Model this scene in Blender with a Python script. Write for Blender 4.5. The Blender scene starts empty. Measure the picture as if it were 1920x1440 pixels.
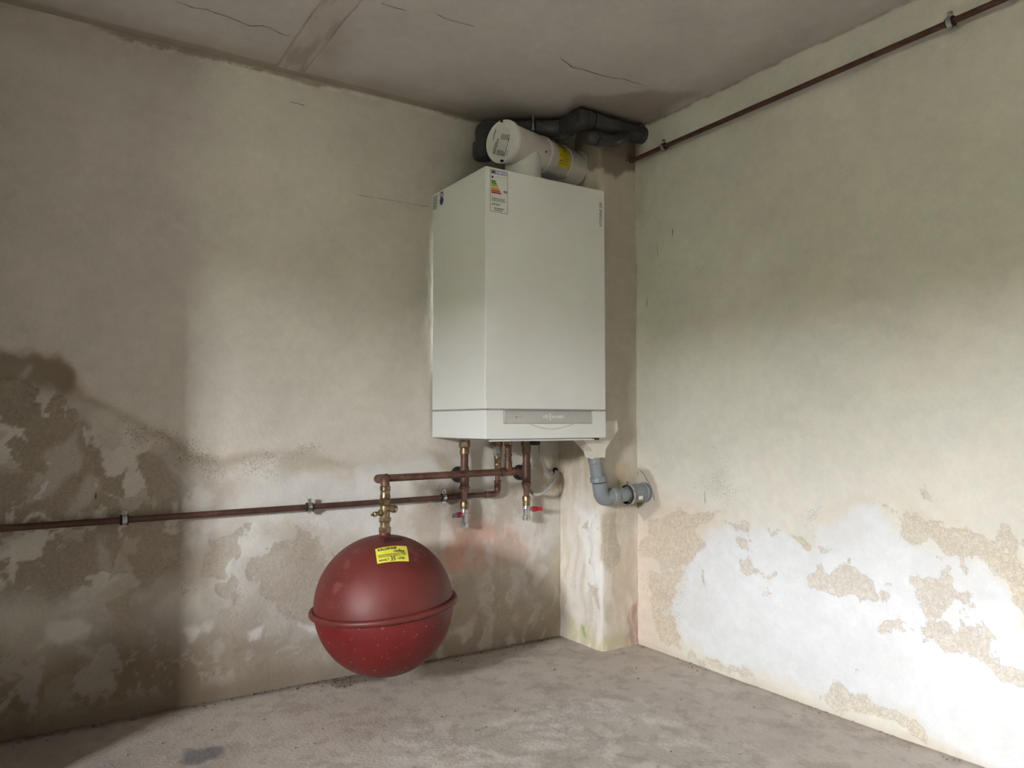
import bpy, bmesh, math, random
import numpy as np
from mathutils import Vector, Matrix

# ------------------------------------------------------------------ camera
F_PX, TH, PITCH = 1426.1, math.radians(33.02), math.radians(2.9)
CAM_Z = 0.806
scene = bpy.context.scene
COL = scene.collection
cam_d = bpy.data.cameras.new('camera')
cam_d.sensor_width = 36.0
cam_d.lens = F_PX / 1920 * 36.0
cam_d.clip_start = 0.02
cam = bpy.data.objects.new('camera', cam_d)
cam.location = (0, 0, CAM_Z)
cam.rotation_euler = (math.pi / 2 + PITCH, 0, -TH)
COL.objects.link(cam)
scene.camera = cam

# ------------------------------------------------------------------ world and light
SKY = 385.0
world = bpy.data.worlds.new('overcast_sky')
world.use_nodes = True
bgn = world.node_tree.nodes['Background']
bgn.inputs['Color'].default_value = (0.97, 0.985, 1.0, 1)
bgn.inputs['Strength'].default_value = SKY
scene.world = world

# window in the far left wall (outside the frame): daylight enters here
WX, WY0, WY1, WZ0, WZ1 = -2.8, -0.80, 0.04, 1.14, 1.74
pl = bpy.data.lights.new('window_portal', 'AREA')
pl.shape = 'RECTANGLE'; pl.size = WY1 - WY0; pl.size_y = WZ1 - WZ0
pl.cycles.is_portal = True
plo = bpy.data.objects.new('window_portal', pl)
plo.location = (WX - 0.02, (WY0 + WY1) / 2, (WZ0 + WZ1) / 2)
plo.rotation_euler = (math.pi / 2, 0, -math.pi / 2)   # shines towards +x
COL.objects.link(plo)

vs = scene.view_settings
vs.view_transform = 'Standard'; vs.look = 'None'; vs.gamma = 1; vs.use_curve_mapping = False
vs.exposure = 0.0
scene.cycles.max_bounces = 6
scene.cycles.diffuse_bounces = 3
scene.cycles.use_adaptive_sampling = True
scene.cycles.adaptive_threshold = 0.06
scene.cycles.adaptive_min_samples = 16
scene.cycles.use_denoising = True
scene.cycles.sample_clamp_indirect = 0.0

# ------------------------------------------------------------------ places
YB, XR, ZC = 2.354, 1.9195, 1.906        # back wall, right wall, ceiling
XL, YF = -2.8, -3.0                      # far left wall, wall behind the camera
XP, YP = 1.748, 2.106                    # corner pillar: its left face and front face
C_, S_ = math.cos(TH), math.sin(TH)

def ray(px, py):
    a, b = (px - 960) / F_PX, (720 - py) / F_PX
    cp, sp = math.cos(PITCH), math.sin(PITCH)
    d, z = cp - b * sp, sp + b * cp
    return Vector((a * C_ + d * S_, -a * S_ + d * C_, z))
def at_y(px, py, Y=YB):
    v = ray(px, py); return Vector((0, 0, CAM_Z)) + v * (Y / v.y)
def at_x(px, py, X=XR):
    v = ray(px, py); return Vector((0, 0, CAM_Z)) + v * (X / v.x)
def at_z(px, py, Z=0.0):
    v = ray(px, py); return Vector((0, 0, CAM_Z)) + v * ((Z - CAM_Z) / v.z)

# ------------------------------------------------------------------ mesh helpers
class MB:
    def __init__(s): s.v = []; s.f = []
    def add(s, vs_, fs):
        o = len(s.v); s.v += [tuple(v) for v in vs_]; s.f += [tuple(i + o for i in f) for f in fs]; return s
    def box(s, a, b, bev=0.0):
        bm = bmesh.new(); bmesh.ops.create_cube(bm, size=1)
        a, b = Vector(a), Vector(b); c = (a + b) / 2; d = b - a
        for v in bm.verts: v.co = Vector((v.co.x * d.x, v.co.y * d.y, v.co.z * d.z)) + c
        if bev: bmesh.ops.bevel(bm, geom=bm.edges[:], offset=bev, segments=3, affect='EDGES', profile=0.6)
        bm.verts.index_update()
        s.add([v.co[:] for v in bm.verts], [[v.index for v in f.verts] for f in bm.faces]); bm.free(); return s
    def lathe(s, p, axis, prof, seg=32, cap=True, rot=0.0):
        p = Vector(p); ax = Vector(axis).normalized()
        u = ax.cross(Vector((0, 0, 1)) if abs(ax.z) < 0.9 else Vector((1, 0, 0))).normalized(); w = ax.cross(u)
        V, Fc = [], []
        for (t, r) in prof:
            for k in range(seg):
                a = 2 * math.pi * k / seg + rot
                V.append(p + ax * t + (u * math.cos(a) + w * math.sin(a)) * r)
        n = len(prof)
        for i in range(n - 1):
            for k in range(seg):
                k2 = (k + 1) % seg
                Fc.append((i * seg + k, i * seg + k2, (i + 1) * seg + k2, (i + 1) * seg + k))
        if cap:
            Fc.append(tuple(range(seg - 1, -1, -1))); Fc.append(tuple((n - 1) * seg + k for k in range(seg)))
        return s.add(V, Fc)
    def sweep(s, pts, r, seg=20, cap=True):
        pts = [Vector(p) for p in pts]; n = len(pts)
        rr = r if isinstance(r, (list, tuple)) else [r] * n
        tang = [(pts[min(i + 1, n - 1)] - pts[max(i - 1, 0)]).normalized() for i in range(n)]
        u = tang[0].cross(Vector((0, 0, 1)) if abs(tang[0].z) < 0.9 else Vector((1, 0, 0))).normalized()
        V, Fc = [], []
        for i in range(n):
            u = (u - tang[i] * u.dot(tang[i])).normalized(); w = tang[i].cross(u)
            for k in range(seg):
                a = 2 * math.pi * k / seg
                V.append(pts[i] + (u * math.cos(a) + w * math.sin(a)) * rr[i])
        for i in range(n - 1):
            for k in range(seg):
                k2 = (k + 1) % seg
                Fc.append((i * seg + k, i * seg + k2, (i + 1) * seg + k2, (i + 1) * seg + k))
        if cap:
            Fc.append(tuple(range(seg - 1, -1, -1))); Fc.append(tuple((n - 1) * seg + k for k in range(seg)))
        return s.add(V, Fc)

def fillet(pts, rad, n=10):
    pts = [Vector(p) for p in pts]; out = [pts[0]]
    for i in range(1, len(pts) - 1):
        a, b, c = pts[i - 1], pts[i], pts[i + 1]
        d1, d2 = (a - b).normalized(), (c - b).normalized()
        ang = d1.angle(d2); t = min(rad / math.tan(ang / 2), (a - b).length * .49, (c - b).length * .49)
        p0, p2 = b + d1 * t, b + d2 * t
        for k in range(n + 1):
            q = k / n; out.append(p0 * (1 - q) ** 2 + b * 2 * q * (1 - q) + p2 * q * q)
    out.append(pts[-1]); return out

def wloc(o):
    L = Vector((0, 0, 0))
    while o is not None: L += o.location; o = o.parent
    return L

def obj(name, mb, m, parent=None, smooth=True, angle=35):
    me = bpy.data.meshes.new(name)
    off = wloc(parent)
    me.from_pydata([(v[0] - off.x, v[1] - off.y, v[2] - off.z) for v in mb.v], [], mb.f)
    me.update()
    if smooth:
        me.polygons.foreach_set('use_smooth', [True] * len(me.polygons))
        me.set_sharp_from_angle(angle=math.radians(angle))
    me.materials.append(m)
    bm = bmesh.new(); bm.from_mesh(me); bmesh.ops.recalc_face_normals(bm, faces=bm.faces); bm.to_mesh(me); bm.free()
    o = bpy.data.objects.new(name, me); COL.objects.link(o); o.parent = parent
    return o
def thing(name, label, cat, loc=(0, 0, 0), group=None):
    o = bpy.data.objects.new(name, None); COL.objects.link(o); o.location = loc; o.empty_display_size = .05
    return tag(o, label, cat, group)
def tag(o, label, cat, group=None):
    o['label'] = label; o['category'] = cat
    if group: o['group'] = group
    return o
def struct(o): o['kind'] = 'structure'; return o

# ------------------------------------------------------------------ materials
MATS = {}
def nodes_of(name):
    m = bpy.data.materials.new(name); m.use_nodes = True
    nt = m.node_tree; b = nt.nodes['Principled BSDF']
    return m, nt, b
def lk(nt, a, b): nt.links.new(a, b)
def tex(nt, scale, detail=4, rough=.55, coord='Object', mapscale=None):
    tc = nt.nodes.new('ShaderNodeTexCoord'); n = nt.nodes.new('ShaderNodeTexNoise')
    n.inputs['Scale'].default_value = scale; n.inputs['Detail'].default_value = detail; n.inputs['Roughness'].default_value = rough
    if mapscale:
        mp = nt.nodes.new('ShaderNodeMapping'); mp.inputs['Scale'].default_value = mapscale
        lk(nt, tc.outputs[coord], mp.inputs['Vector']); lk(nt, mp.outputs['Vector'], n.inputs['Vector'])
    else: lk(nt, tc.outputs[coord], n.inputs['Vector'])
    return n.outputs['Fac']
def mth(nt, op, a, b=None, c=None):
    n = nt.nodes.new('ShaderNodeMath'); n.operation = op
    for i, x in enumerate((a, b, c)):
        if x is None: continue
        if isinstance(x, (int, float)): n.inputs[i].default_value = x
        else: lk(nt, x, n.inputs[i])
    return n.outputs[0]
def sstep(nt, x, lo, hi, a=0.0, b=1.0):
    n = nt.nodes.new('ShaderNodeMapRange'); n.interpolation_type = 'SMOOTHSTEP'
    lk(nt, x, n.inputs['Value']); n.inputs['From Min'].default_value = lo; n.inputs['From Max'].default_value = hi
    n.inputs['To Min'].default_value = a; n.inputs['To Max'].default_value = b
    return n.outputs['Result']
def mixc(nt, f, a, b):
    n = nt.nodes.new('ShaderNodeMix'); n.data_type = 'RGBA'
    for i, x in ((0, f), (6, a), (7, b)):
        if isinstance(x, (int, float)): n.inputs[i].default_value = x
        elif isinstance(x, tuple): n.inputs[i].default_value = (*x, 1)
        else: lk(nt, x, n.inputs[i])
    return n.outputs[2]
def bump(nt, h, strength, dist, prev=None):
    n = nt.nodes.new('ShaderNodeBump'); n.inputs['Strength'].default_value = strength; n.inputs['Distance'].default_value = dist
    lk(nt, h, n.inputs['Height'])
    if prev is not None: lk(nt, prev, n.inputs['Normal'])
    return n.outputs['Normal']

def mat(name, col, rough=.5, metal=0.0, var=.12, vscale=30, spots=None, bmp=0.0, bscale=200, coat=0.0, spec=.5, rvar=.08):
    """painted / metal / plastic surface with slight mottling, optional dirt spots (colour, scale, threshold)"""
    if name in MATS: return MATS[name]
    m, nt, b = nodes_of(name)
    n1 = tex(nt, vscale, 5)
    lo = tuple(c * (1 - var) for c in col); hi = tuple(min(1, c * (1 + var)) for c in col)
    c = mixc(nt, sstep(nt, n1, .3, .7), lo, hi)
    if spots:
        sc, th, scale = spots
        n2 = tex(nt, scale, 6, .7)
        c = mixc(nt, sstep(nt, n2, th, th + .06), c, sc)
    lk(nt, c, b.inputs['Base Color'])
    b.inputs['Metallic'].default_value = metal
    lk(nt, sstep(nt, n1, .2, .8, max(.02, rough - rvar), min(1, rough + rvar)), b.inputs['Roughness'])
    b.inputs['Specular IOR Level'].default_value = spec
    if coat: b.inputs['Coat Weight'].default_value = coat; b.inputs['Coat Roughness'].default_value = .2
    if bmp: lk(nt, bump(nt, tex(nt, bscale, 3), bmp, .001), b.inputs['Normal'])
    MATS[name] = m; return m

def wall_mat(name, peelA, peelB, stip=.5, rough=.85):
    m, nt, b = nodes_of(name)
    at = nt.nodes.new('ShaderNodeAttribute'); at.attribute_name = 'tint'
    ap = nt.nodes.new('ShaderNodeAttribute'); ap.attribute_name = 'peel'
    asp = nt.nodes.new('ShaderNodeAttribute'); asp.attribute_name = 'speck'
    n_fine = tex(nt, 95, 2.5, .7); n_gr = tex(nt, 230, 1.5, .7)
    p = mth(nt, 'ADD', ap.outputs['Fac'], mth(nt, 'MULTIPLY', mth(nt, 'SUBTRACT', n_fine, .5), .60))
    mask = sstep(nt, p, .46, .54)
    k = mth(nt, 'ADD', mth(nt, 'MULTIPLY', mth(nt, 'SUBTRACT', n_fine, .5), .14), 1.0)
    mul = nt.nodes.new('ShaderNodeVectorMath'); mul.operation = 'SCALE'
    lk(nt, at.outputs['Color'], mul.inputs[0]); lk(nt, k, mul.inputs['Scale'])
    pc = mixc(nt, sstep(nt, mth(nt, 'ADD', mth(nt, 'MULTIPLY', n_fine, .45), mth(nt, 'MULTIPLY', n_gr, .55)), .42, .62), peelA, peelB)
    pc = mixc(nt, .42, pc, at.outputs['Color'])
    c = mixc(nt, mask, mul.outputs[0], pc)
    rim = mth(nt, 'SUBTRACT', 1.0, mth(nt, 'ABSOLUTE', mth(nt, 'SUBTRACT', mth(nt, 'MULTIPLY', sstep(nt, p, .40, .60), 2.0), 1.0)))
    c = mixc(nt, mth(nt, 'MULTIPLY', rim, .22), c, tuple(x * .45 for x in peelA))
    sp = sstep(nt, mth(nt, 'ADD', n_gr, mth(nt, 'MULTIPLY', asp.outputs['Fac'], .22)), .73, .80)
    c = mixc(nt, mth(nt, 'MULTIPLY', sp, .42), c, (.10, .085, .06))
    lk(nt, c, b.inputs['Base Color']); b.inputs['Roughness'].default_value = rough; b.inputs['Specular IOR Level'].default_value = .2
    nb = bump(nt, n_fine, stip, .0040)
    lk(nt, nb, b.inputs['Normal'])
    return m

# ------------------------------------------------------------------ numpy noise and stain fields
def _hash(ix, iy, seed):
    h = (ix.astype(np.int64) * 374761393 + iy.astype(np.int64) * 668265263 + seed * 974711) & 0x7fffffff
    h = ((h ^ (h >> 13)) * 1274126177) & 0x7fffffff
    return ((h ^ (h >> 16)) & 0xffff) / 65535.0
def vnoise(x, y, seed=0):
    ix, iy = np.floor(x), np.floor(y); fx, fy = x - ix, y - iy
    fx = fx * fx * (3 - 2 * fx); fy = fy * fy * (3 - 2 * fy)
    a, b = _hash(ix, iy, seed), _hash(ix + 1, iy, seed); c, d = _hash(ix, iy + 1, seed), _hash(ix + 1, iy + 1, seed)
    return (a * (1 - fx) + b * fx) * (1 - fy) + (c * (1 - fx) + d * fx) * fy
def fbm(x, y, scale, oct=5, seed=0, gain=.5):
    s, a, t = 0, 1, 0
    for o in range(oct):
        s = s + a * vnoise(x * scale * 2 ** o + 17.3 * o, y * scale * 2 ** o - 9.1 * o, seed + o); t += a; a *= gain
    return s / t
def sm(x, lo, hi):
    t = np.clip((x - lo) / (hi - lo), 0, 1); return t * t * (3 - 2 * t)
def sdf(U, V, poly):
    """signed distance (m), positive inside"""
    P = np.array(poly, float); n = len(P); best = np.full(U.shape, 1e9); ins = np.zeros(U.shape, bool)
    for i in range(n):
        x0, y0 = P[i]; x1, y1 = P[(i + 1) % n]; dx, dy = x1 - x0, y1 - y0
        t = np.clip(((U - x0) * dx + (V - y0) * dy) / (dx * dx + dy * dy + 1e-12), 0, 1)
        best = np.minimum(best, (U - x0 - t * dx) ** 2 + (V - y0 - t * dy) ** 2)
        cond = ((y0 > V) != (y1 > V)) & (U < (x1 - x0) * (V - y0) / (y1 - y0 + 1e-12) + x0)
        ins ^= cond
    d = np.sqrt(best); return np.where(ins, d, -d)
def sdl(U, V, line):
    """distance to an open polyline"""
    best = np.full(U.shape, 1e9)
    for (x0, y0), (x1, y1) in zip(line[:-1], line[1:]):
        dx, dy = x1 - x0, y1 - y0
        t = np.clip(((U - x0) * dx + (V - y0) * dy) / (dx * dx + dy * dy + 1e-12), 0, 1)
        best = np.minimum(best, (U - x0 - t * dx) ** 2 + (V - y0 - t * dy) ** 2)
    return np.sqrt(best)
class Field:
    """colour / peel / speck fields over a wall in metres"""
    def __init__(s, U, V, base, seed):
        s.U, s.V, s.seed = U, V, seed
        wx = (fbm(U, V, 9, 5, seed + 50) - .5) * .075; wy = (fbm(U, V, 9, 5, seed + 60) - .5) * .075
        s.Uw, s.Vw = U + wx, V + wy
        s.C = np.ones(U.shape + (3,)) * np.array(base); s.peel = np.zeros(U.shape); s.speck = np.zeros(U.shape)
    def tint(s, a, col):
        a = np.clip(a, 0, 1)[..., None]; s.C = s.C * (1 - a) + np.array(col) * a
    def area(s, poly, col, amount=1.0, soft=.03, noise=0.0, nscale=12):
        d = sdf(s.Uw, s.Vw, poly)
        if noise: d = d + (fbm(s.U, s.V, nscale, 5, s.seed + 7) - .5) * noise
        s.tint(sm(d, -soft, soft) * amount, col)
    def strip(s, line, col, width, amount=1.0):
        s.tint(np.exp(-(sdl(s.Uw, s.Vw, line) / width) ** 2) * amount, col)
    def patch(s, poly, soft=.022, amount=1.0):
        d = sdf(s.Uw, s.Vw, poly) + (fbm(s.U, s.V, 30, 4, s.seed + 3, .6) - .5) * .03
        s.peel = np.maximum(s.peel, amount * np.clip(.5 + d / (2 * soft), 0, 1))
        s.peel = np.maximum(s.peel, sm(d, -.07, -.005) * sm(fbm(s.U, s.V, 34, 4, s.seed + 5, .6), .60, .72) * .62 * amount)
    def specks(s, poly, amount=1.0, soft=.04):
        s.speck = np.maximum(s.speck, amount * sm(sdf(s.Uw, s.Vw, poly), -soft, soft))

def axis_list(lo, hi, flo, fhi, fine, coarse=.12):
    a = list(np.arange(lo, flo, coarse)) if lo < flo else []
    b = list(np.arange(flo, fhi, fine))
    c = list(np.arange(fhi, hi, coarse)) if fhi < hi else []
    r = sorted(set([round(x, 5) for x in a + b + c + [hi]])); return np.array(r)
def grid_obj(name, U, V, pos, fld, m, parent=None):
    """U,V: (nv,nu) parameters; pos(U,V)->(nv,nu,3)"""
    nv, nu = U.shape
    P = pos(U, V).reshape(-1, 3)
    fld.speck = fld.speck * (.35 + 1.1 * sm(fbm(U, V, 9, 4, 904), .40, .66))
    fld.C = fld.C * (1 + .16 * (fbm(U, V, 5, 3, 901) - .5) + .10 * (fbm(U, V, 40, 2, 902) - .5))[..., None]
    fld.peel = fld.peel + (fbm(U, V, 26, 4, 903, .6) - .5) * .55 * sm(fld.peel, .0, .2)
    idx = np.arange(nv * nu).reshape(nv, nu)
    q = np.stack([idx[:-1, :-1], idx[:-1, 1:], idx[1:, 1:], idx[1:, :-1]], -1).reshape(-1, 4)
    me = bpy.data.meshes.new(name)
    me.vertices.add(len(P)); me.vertices.foreach_set('co', P.astype(np.float32).ravel())
    me.loops.add(q.size); me.loops.foreach_set('vertex_index', q.astype(np.int32).ravel())
    me.polygons.add(len(q)); me.polygons.foreach_set('loop_start', np.arange(0, q.size, 4, dtype=np.int32))
    me.polygons.foreach_set('use_smooth', np.ones(len(q), bool))
    me.update(calc_edges=True)
    ca = me.color_attributes.new('tint', 'FLOAT_COLOR', 'POINT')
    ca.data.foreach_set('color', np.concatenate([np.clip(fld.C, 0.01, .95), np.ones(U.shape + (1,))], -1).astype(np.float32).ravel())
    for k in ('peel', 'speck'):
        a = me.attributes.new(k, 'FLOAT', 'POINT'); a.data.foreach_set('value', getattr(fld, k).astype(np.float32).ravel())
    me.materials.append(m); me.validate()
    o = bpy.data.objects.new(name, me); COL.objects.link(o); o.parent = parent
    return o

# colours (albedo)
CREAM = (.675, .635, .565); WHITE = (.705, .717, .730); PLASTER = (.40, .34, .27); BROWN = (.235, .18, .115)
TAN = (.50, .42, .31)
M_BACK = wall_mat('wall_plaster_back', (.36, .30, .225), (.49, .42, .33))
M_RIGHT = wall_mat('wall_plaster_right', (.45, .375, .27), (.70, .62, .49), .28)
M_PILLAR = wall_mat('pillar_plaster', (.42, .36, .28), (.58, .51, .41))
M_CEIL = wall_mat('ceiling_plaster', (.35, .31, .27), (.50, .45, .40), .2)
M_FLOOR = wall_mat('floor_concrete', (.62, .58, .53), (.72, .69, .65), .5)

# ================================================================== ROOM SHELL
# ---- back wall
def by(pts): return [(at_y(x, y).x, at_y(x, y).z) for x, y in pts]
u = axis_list(XL, XR + .03, -.25, XR + .03, .0065); v = axis_list(-.03, ZC + .02, -.03, ZC + .02, .0065)
U, V = np.meshgrid(u, v)
f = Field(U, V, CREAM, 1)
f.tint(sm(fbm(U, V, 2.2, 4, 3), .35, .75) * .35, (.60, .565, .49))
# tide line of rising damp, from left to right
tide = by([(-700, 560), (0, 652), (60, 662), (115, 682), (140, 712), (155, 745), (250, 785), (330, 828), (420, 848), (520, 842), (640, 862), (800, 846), (1060, 880), (1400, 880)])
tz = np.interp(f.Uw, [p[0] for p in tide], [p[1] for p in tide])
below = sm(tz - f.Vw, -.012, .03)
left = sm(-U, -1.15, -.25)                                  # dirtier towards the left
mott = fbm(f.Uw, f.Vw, 7, 6, 21)
f.tint(below * (.25 + .45 * left) * sm(mott, .36, .62), (.42, .37, .30))
f.tint(below * .6 * sm(fbm(f.Uw, f.Vw, 5, 5, 33), .52, .66), (.71, .70, .675))
f.strip([(a, b - .012) for a, b in tide], (.34, .27, .18), .016, .10 + .50 * left * sm(fbm(U, V, 6, 4, 97), .3, .6))
# damp brown field low on the left
low = sm(.36 + .10 * (fbm(U, V, 4, 4, 40) - .5) - V, 0, .24)
f.tint(low * (.45 + .55 * left), (.235, .18, .12))
f.tint(sm(.10 - V + .03 * (fbm(U, V, 9, 4, 41) - .5), 0, .08) * .6, (.20, .155, .11))
# brown bloom top left of the damp
f.area(by([(-300, 560), (0, 650), (40, 655), (70, 672), (110, 678), (138, 700), (142, 735), (118, 770), (80, 765), (62, 805), (30, 790), (-40, 830), (-300, 800)]), BROWN, .8, .014, .05, 20)
f.area(by([(55, 680), (66, 684), (52, 720), (36, 730)]), (.52, .47, .41), .8, .01)
# peeled plaster, left
zone = sm(tz - .06 - f.Vw, 0, .05) * sm(f.Vw, .30, .42) * sm(-U, -.55, -.25)
w1, w2 = (fbm(U, V, 14, 4, 78) - .5) * .07, (fbm(U, V, 14, 4, 79) - .5) * .07
pn = fbm(f.Uw + w1, (f.Vw + w2) * .9, 8.5, 6, 77, .6)
f.peel = np.maximum(f.peel, zone * sm(pn, .455, .545) * .95)
f.tint(zone * sm(.50 - pn, 0, .02) * .70, (.68, .64, .58))
f.tint(zone * sm(pn, .488, .512) * .75, (.18, .145, .10))
f.tint(zone * sm(pn, .52, .60) * .45, (.36, .31, .25))
f.tint(zone * sm(fbm(U + w2, V + w1, 15, 6, 80, .6), .52, .545) * .35, (.33, .28, .22))
zl_ = sm(.42 - V, 0, .15) * sm(V, .02, .1)
f.tint(zl_ * sm(fbm(f.Uw, f.Vw * 1.4, 10, 6, 87, .6), .52, .55) * .35, (.40, .355, .295))
f.tint(zl_ * sm(fbm(f.Uw + w1, f.Vw + w2, 18, 6, 88, .65), .55, .575) * .4, (.53, .50, .455))
for p, a in (([(0, 880), (90, 870), (70, 930), (30, 960), (0, 940)], 1), ([(95, 900), (115, 880), (150, 875), (150, 895), (170, 920), (165, 945), (110, 960), (80, 945), (90, 915)], 1),
             ([(130, 990), (175, 1010), (165, 1050), (120, 1075), (110, 1040)], 1), ([(220, 935), (300, 915), (320, 960), (250, 975), (215, 960)], .9),
             ([(205, 1020), (260, 1000), (330, 1030), (320, 1060), (240, 1070), (200, 1080)], .85),
             ([(402, 1012), (452, 997), (463, 1030), (450, 1040), (432, 1042), (430, 1080), (393, 1085), (394, 1050), (402, 1040)], 1),
             ([(418, 1098), (440, 1090), (452, 1078), (459, 1090), (452, 1112), (436, 1116), (420, 1108)], 1),
             ([(474, 1044), (500, 1046), (545, 1020), (558, 1002), (590, 1022), (612, 1050), (640, 1110), (610, 1180), (540, 1150), (480, 1095)], .72),
             ([(205, 1125), (235, 1118), (252, 1140), (240, 1160), (222, 1152)], .9), ([(340, 1110), (356, 1105), (350, 1120)], .9)):
    f.patch(by(p), .018, a)
# efflorescence
for p in ([(75, 1185), (110, 1170), (150, 1165), (165, 1185), (150, 1215), (100, 1225), (75, 1205)], [(360, 1175), (385, 1165), (385, 1185), (362, 1195)],
          [(460, 1185), (500, 1170), (490, 1195), (465, 1200)], [(570, 1170), (600, 1165), (600, 1195)], [(150, 815), (160, 850), (130, 890), (80, 940), (40, 955), (90, 900), (100, 850)],
          [(165, 880), (180, 900), (175, 935), (150, 965), (140, 955)], [(185, 1000), (205, 1000), (200, 1070), (180, 1040)]):
    f.area(by(p), (.70, .68, .65), .85, .010, .035, 28)
f.area(by([(430, 880), (700, 900), (720, 1000), (600, 1010), (560, 990), (460, 985), (380, 1000), (330, 1040), (420, 940)]), (.76, .76, .745), .55, .05, .08)
# stains around and below the pipes
f.area(by([(540, 862), (620, 860), (625, 885), (545, 890)]), (.50, .43, .31), .6, .02, .05)
f.area(by([(795, 835), (830, 838), (850, 870), (858, 905), (820, 890)]), (.47, .40, .27), .6, .02, .05)
f.area(by([(770, 895), (860, 890), (870, 960), (830, 965), (780, 925)]), (.26, .205, .15), .7, .03, .06)
f.area(by([(790, 940), (850, 950), (860, 1010), (800, 1040), (770, 1000)]), (.47, .39, .32), .6, .04, .06)
f.area(by([(835, 1015), (885, 970), (950, 985), (1000, 1030), (930, 1060), (840, 1055)]), (.72, .43, .33), .7, .05, .1)
f.area(by([(820, 1030), (870, 1010), (900, 1045), (840, 1060)]), (.64, .32, .22), .6, .03, .06)
f.area(by([(990, 900), (1040, 880), (1060, 920), (1010, 960)]), (.55, .48, .38), .5, .03, .06)
f.area(by([(1040, 860), (1060, 862), (1075, 930), (1050, 960), (1035, 900)]), (.50, .40, .24), .55, .02, .04)
f.area(by([(1030, 1060), (1060, 960), (1070, 1210), (1030, 1210)]), (.58, .49, .33), .5, .04, .06)
f.area(by([(700, 1100), (900, 1090), (1060, 1150), (1060, 1210), (700, 1270)]), (.42, .34, .25), .65, .05, .1)  # brown damp stain; its tone also carries the tank's cast shadow
for p in ([(900, 1020), (960, 1005), (1010, 1060), (940, 1080)], [(950, 1085), (985, 1080), (980, 1105), (955, 1100)], [(880, 1060), (930, 1075), (900, 1110)]):
    f.area(by(p), (.56, .46, .38), .6, .012, .05, 30)
f.tint(sm(U, 1.0, 1.2) * sm(.62 - V, 0, .1) * sm(fbm(f.Uw * 1.8, f.Vw, 12, 5, 95), .50, .62) * .45, (.74, .70, .64))
f.tint(sm(U, 1.0, 1.2) * sm(.62 - V, 0, .1) * sm(fbm(f.Uw * 1.8, f.Vw, 14, 5, 96), .52, .64) * .40, (.47, .37, .29))
# top joint: ragged brown plaster edge
edge = ZC - .004 - .030 * fbm(U, V * 0, 22, 6, 90, .65) * sm(fbm(U, V * 0, 3, 3, 92), .30, .55)
rag = sm(U, .10, .22)
f.tint(sm(V - edge, 0, .003) * rag * .9, (.36, .31, .24))
f.tint(np.exp(-((V - edge + .007) / .005) ** 2) * sm(fbm(U, V, 40, 4, 93), .45, .6) * .6, (.80, .76, .67))
f.speck = np.maximum(f.speck, .9 * np.exp(-((V - edge) / .006) ** 2) * rag)
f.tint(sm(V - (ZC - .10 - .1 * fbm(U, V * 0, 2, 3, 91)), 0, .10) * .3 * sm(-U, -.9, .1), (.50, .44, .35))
f.area(by([(0, 12), (100, 20), (180, 50), (180, 58), (90, 50), (0, 40)]), (.68, .63, .54), .7, .008)
f.area(by([(880, 232), (925, 240), (920, 320), (870, 330), (820, 300)]), (.45, .42, .35), .35, .05)
for p, a in (([(120, 720), (170, 690), (330, 850), (180, 850)], .8), ([(250, 770), (420, 830), (640, 840), (640, 900), (420, 900), (260, 850)], .7), ([(775, 890), (870, 885), (870, 965), (790, 955)], .5),
             ([(960, 900), (1050, 880), (1040, 1000), (960, 980)], .5), ([(0, 700), (100, 700), (150, 900), (0, 1000)], .5)):
    f.specks(by(p), a)
f.speck = np.maximum(f.speck, .25 * below)
def pos_back(U, V):
    n = (fbm(U, V, 3, 4, 5) - .5) * .010 + (fbm(U, V, 18, 3, 6) - .5) * .002
    fade = sm(V, 0, .03) * sm(ZC - V, 0, .03)
    Y = YB + n * fade + .0015 * sm(f.peel, .35, .65)
    return np.stack([U, Y, V], -1)
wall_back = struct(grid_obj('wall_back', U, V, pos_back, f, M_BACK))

# ---- right wall (parameters: y along, z up)
def c6(pts): return [(lambda q: (q.y, q.z))(at_x(1160 + x / 2.1816, 780 + y / 2.1816)) for x, y in pts]
def rx(pts): return [(lambda q: (q.y, q.z))(at_x(x, y)) for x, y in pts]
u = axis_list(YF, YB + .03, .55, YB + .03, .0065); v = axis_list(-.03, ZC + .02, -.03, ZC + .02, .0065)
U, V = np.meshgrid(u, v)
f = Field(U, V, (.695, .67, .595), 11)
f.tint(sm(fbm(U, V, 2.0, 4, 13), .35, .75) * .3, (.66, .635, .55))
f.area(c6([(100, 560), (270, 600), (380, 470), (560, 480), (640, 480), (790, 560), (820, 430), (950, 390), (1060, 350), (1130, 480), (1290, 520), (1480, 600), (1658, 850), (2300, 1100), (2300, 2200), (1200, 1230), (800, 1130), (500, 1020), (260, 900), (200, 780)]), WHITE, .95, .025, .05, 18)
f.tint(sm(fbm(f.Uw, f.Vw, 6, 5, 17), .52, .70) * .35, (.68, .665, .62))
f.area(c6([(60, 300), (200, 350), (420, 400), (420, 470), (260, 600), (200, 780), (260, 960), (60, 950)]), (.68, .58, .46), .75, .03, .08)
f.area(c6([(70, 480), (130, 500), (120, 900), (70, 940)]), (.74, .62, .52), .6, .02, .04)
for p in ([(800, 380), (950, 330), (1080, 350), (950, 385), (830, 430), (800, 520), (780, 470)], [(1150, 330), (1350, 380), (1500, 460), (1300, 480), (1150, 420)], [(1560, 580), (1658, 590), (1900, 700), (1900, 900), (1658, 800)]):
    f.area(c6(p), (.68, .60, .48), .40, .02, .08, 20)
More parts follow.
